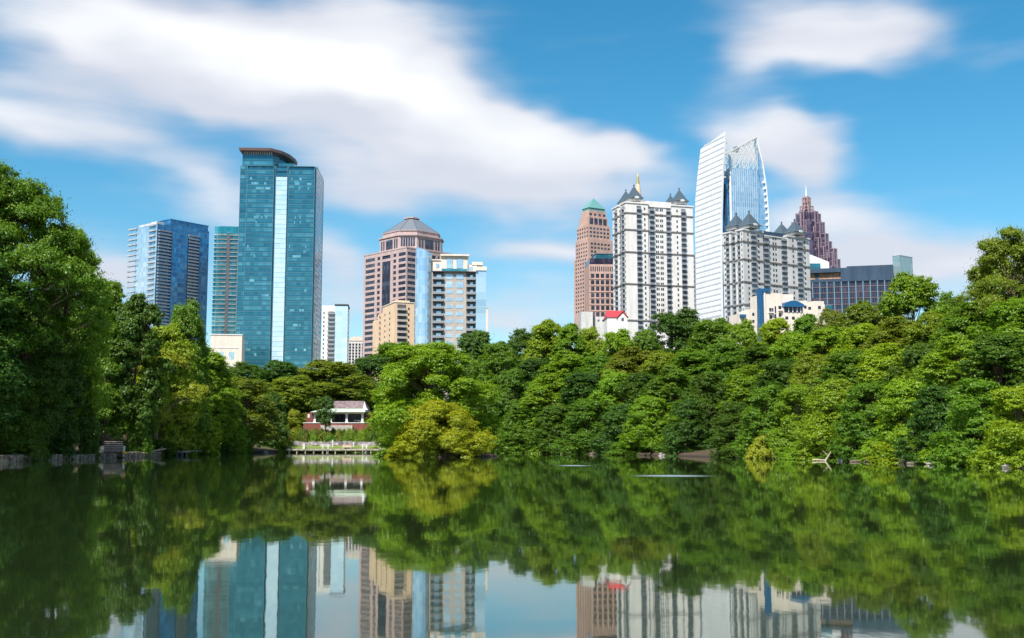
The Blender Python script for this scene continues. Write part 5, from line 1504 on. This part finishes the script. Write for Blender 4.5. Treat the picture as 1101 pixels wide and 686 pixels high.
for k_, (px, s__) in enumerate(((311, 1.5), (315, 1.1), (335, 1.2), (339, 1.0), (362, 1.0), (396, 1.3), (401, 1.2))):
    m_ = MB().ball((0, 0, 0), s__, 7, .7); m_.v = [(v[0] * rs_.uniform(.85, 1.15), v[1] * rs_.uniform(.85, 1.15), v[2] * rs_.uniform(.85, 1.15)) for v in m_.v]
    o = m_.build('boulder', m_rock); o.location = (dx(px, 285), 284.2, lz + .6); tag(o, 'grey boulder lying along the foot of the stone wall behind the dock', 'rock', 'boulders behind the dock')

# timber dock
m_wood = wall_mat('weathered_timber', (.31, .28, .24), var=.25, scale=1.5)
t = thing('dock', 'long low timber dock along the lawn in front of the boathouse', 'dock', (dx(365), DD, 0))
ox = dx(365)
zt_ = Z(482.4, DD)
zt_ = 0.95
mb = MB()
x = dx(310) - ox
while x < dx(419) - ox:
    mb.box(x, x + .17, -2.2, .6, zt_ - .07, zt_ + rs_.uniform(-.008, .008)); x += .19
mb.build('deck', m_wood, t)
MB().box(dx(310) - ox, dx(419) - ox, -2.3, -2.21, zt_ - .38, zt_ + .02).build('fascia_board', m_wood, t)
for px in (313, 321, 330, 339, 348.5, 353, 362, 373, 383.5, 394, 400, 411, 417.5):
    MB().box(dx(px) - ox - .13, dx(px) - ox + .13, -2.1, -1.85, -1.2, zt_ - .08).build('pile', m_wood, t)
for px, hh, ww_ in ((326.7, 1.35, .27), (355.4, 1.9, .16), (378, 1.4, .14), (408.3, 1.45, .26)):
    o = MB().box(-ww_, ww_, -ww_, ww_, 0, hh).box(-ww_ * 1.25, ww_ * 1.25, -ww_ * 1.25, ww_ * 1.25, hh, hh + .1)
    o = o.build('dock_post', w_conc); o.location = (dx(px), DD + (.2 if ww_ > .2 else 3.2), zt_ + .01 if ww_ > .2 else lz)
    tag(o, {326.7: 'stout white post standing on the left part of the dock', 355.4: 'thin white post on the lawn behind the left gate posts', 378: 'short thin white post behind the bench on the dock', 408.3: 'stout white post standing on the right part of the dock'}[px], 'post')
for c_, wd, lb in ((351.2, 2.6, 'white timber gateway at the left of the dock steps'), (393, 1.8, 'white timber gateway at the right of the dock steps')):
    t = thing('gateway', lb, 'gateway', (dx(c_), DD - 1.6, zt_))
    for s__ in (-1, 1): MB().box(s__ * wd / 4 - .14, s__ * wd / 4 + .14, -.14, .14, -1.6, 1.15).build('post', w_conc, t)
    MB().box(-wd / 2, wd / 2, -.1, .1, .62, .80).build('rail', w_conc, t); MB().box(-wd / 2, wd / 2, -.1, .1, 1.02, 1.15).build('top_rail', w_conc, t)
t = thing('bench', 'small pale bench on the middle of the dock', 'bench', (dx(373.5), DD - .4, zt_ + .01))
MB().box(-1.1, 1.1, -.3, .3, .42, .5).build('seat', w_cream, t); MB().box(-1.1, 1.1, .28, .36, .5, .98).build('backrest', w_pink, t)
for sx in (-1, 1):
    for sy in (-.25, .25): MB().box(sx * .95 - .05, sx * .95 + .05, sy - .05, sy + .05, 0, .42).build('leg', w_cream, t)

# left bank: stone edging, steps, jetty
pl_ = []
for px in range(-84, 189, 8):
    D = shore_D(px); pl_.append((X(px, 492, D), D - .3, -.02))
stone_wall('lake_wall', 'long low stone lake wall along the left shore', pl_, 1.6, .80, wall_mat('damp_stone', (.20, .16, .12), var=.5, scale=.9, zs=1.5), 5)
D = shore_D(122) + 2.2
t = thing('stone_steps', 'flight of pale stone steps climbing from the left lake wall into the trees', 'steps', (X(122, 480, D), D, 1.0), R(19))
m_step = wall_mat('lit_step_stone', (.60, .48, .40), var=.2); m_riser = wall_mat('shaded_riser', (.10, .07, .055), var=.3)  # light on the treads and shade on the risers put into their colours
t.scale = (.86, .86, .86)
for i in range(6):
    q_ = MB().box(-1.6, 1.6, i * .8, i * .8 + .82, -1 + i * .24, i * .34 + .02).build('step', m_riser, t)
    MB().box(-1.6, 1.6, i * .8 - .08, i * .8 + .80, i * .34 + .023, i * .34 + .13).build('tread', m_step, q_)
for s__ in (-1, 1):
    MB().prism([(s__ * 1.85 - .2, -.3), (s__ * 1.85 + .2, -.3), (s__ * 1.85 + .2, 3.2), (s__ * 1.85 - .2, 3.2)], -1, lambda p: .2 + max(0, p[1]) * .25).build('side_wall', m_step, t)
o = MB().ball((0, 0, 0), .35, 6, .8).build('flower_clump', plain_mat('yellow_flowers', (.6, .38, .03), .7)); o.location = (X(136.5, 480, D), D - 1.0, .75); tag(o, 'small clump of yellow flowers at the right foot of the stone steps', 'flowers')
D = shore_D(190) - 6
jx = X(193.5, 489, D)
t = thing('jetty', 'small timber jetty on dark piles at the right end of the left lake wall', 'jetty', (jx, D, 0))
mb = MB(); x = -2.1
while x < 2.1: mb.box(x, x + .17, -1.3, 6.5, .80, .88); x += .19
mb.build('deck', m_wood, t); MB().box(-2.15, 2.15, -1.4, -1.31, .62, .9).build('fascia_board', m_wood, t)
for x in (-1.2, -.2, .8, 1.6): MB().box(x - .12, x + .12, -1.25, -1.0, -1.2, .79).build('pile', w_dark, t)
# fallen timber and rocks by the jetty, the reddish bank and the dead branch
t_ = MB().bar((0, 0, 0), (2.6, 1.2, .5), .16, .1, 7).bar((1.4, .6, .28), (1.9, 1.8, .9), .07, .03, 5).build('fallen_log', m_bark_pale); D = shore_D(160) + 2; t_.location = (X(160, 487, D), D, .8); tag(t_, 'pale fallen log on the bank left of the small jetty', 'log')
for k_, (px, py, s__) in enumerate(((752, 490.6, .8), (757, 490.9, .6), (762, 491.1, .9), (768, 491.2, .55), (746, 490.4, .5), (773, 491.4, .45))):
    D = DW(py) + .8
    m_ = MB().ball((0, 0, 0), s__, 7, .55); m_.v = [(v[0] * rs_.uniform(.8, 1.2), v[1] * rs_.uniform(.8, 1.2), v[2] * rs_.uniform(.8, 1.2)) for v in m_.v]
    o = m_.build('boulder', wall_mat('red_clay_rock_%d' % k_, (.40, .19, .11), var=.3, scale=1.5)); o.location = (X(px, py, D), D, .15); tag(o, 'reddish clay boulder at the waterline of the bare bank', 'rock', 'boulders of the bare reddish bank')
D = DW(495.6)
mb = MB(); mb.bar((-.2, 0, -.1), (.7, .3, 1.1), .13, .07, 6).bar((.7, .3, 1.1), (1.3, .4, 1.9), .07, .02, 5).bar((.35, .15, .6), (-.4, .3, 1.3), .06, .02, 5).bar((-.2, 0, .05), (-1.8, .1, .12), .12, .06, 6)
o = mb.build('dead_branch', m_bark_pale); o.location = (X(888, 495.6, D), D - .2, .05); tag(o, 'bleached dead branch sticking up at the right waterline', 'branch')
for (q0, y0, q1, y1) in ((868, 494.9, 887, 495.5),):
    Da, Db = DW(y0), DW(y1); o = MB().bar((X(q0, y0, Da), Da, .14), (X(q1, y1, Db), Db, .14), .16, .1, 7).build('fallen_log', m_bark_pale); tag(o, 'pale fallen log lying along the right waterline beside the dead branch', 'log')


m_drift = wall_mat('driftwood', (.20, .165, .13), var=.3, scale=1.5)
for (px, ln, rz_, lb) in ((585, 3.0, .2, 'grey driftwood log at the waterline under the open sky'), (640, 2.2, -.3, 'short grey driftwood log at the waterline below the red roofed house'),
                          (925, 2.6, .15, 'pale driftwood log at the waterline right of the dead branch'), (985, 2.0, -.2, 'short pale driftwood log at the waterline below the domed tree')):
    D = shore_D(px) - 1.0
    o = MB().bar((-ln / 2, 0, 0), (ln / 2, .2, .12), .15, .09, 7).bar((ln * .1, .1, .05), (ln * .3, -.1, .6), .05, .02, 5).build('driftwood_log', m_drift)
    o.location = (X(px, 490, D), D, .08); o.rotation_euler = (0, 0, rz_); tag(o, lb, 'log')
for k_, (px, s__) in enumerate(((560, .5), (605, .7), (660, .5), (712, .8), (812, .6), (846, .5), (905, .5), (948, .55), (1000, .45), (1032, .5), (1080, .45), (232, .7), (258, .8), (285, .7))):
    D = shore_D(px) + .1
    m_ = MB().ball((0, 0, 0), s__, 7, .6); m_.v = [(v[0] * rs_.uniform(.7, 1.3), v[1] * rs_.uniform(.8, 1.2), v[2] * rs_.uniform(.8, 1.2)) for v in m_.v]
    o = m_.build('boulder', m_rock); o.location = (X(px, 490, D), D, .12); tag(o, 'grey boulder half in the water along the far bank', 'rock', 'boulders along the far waterline')

dups = {k: v for k, v in LABELS.items() if len(v) > 1}
for k, v in dups.items():
    if not bpy.data.objects[v[0]].get('group'): print('DUPLABEL', k, v)
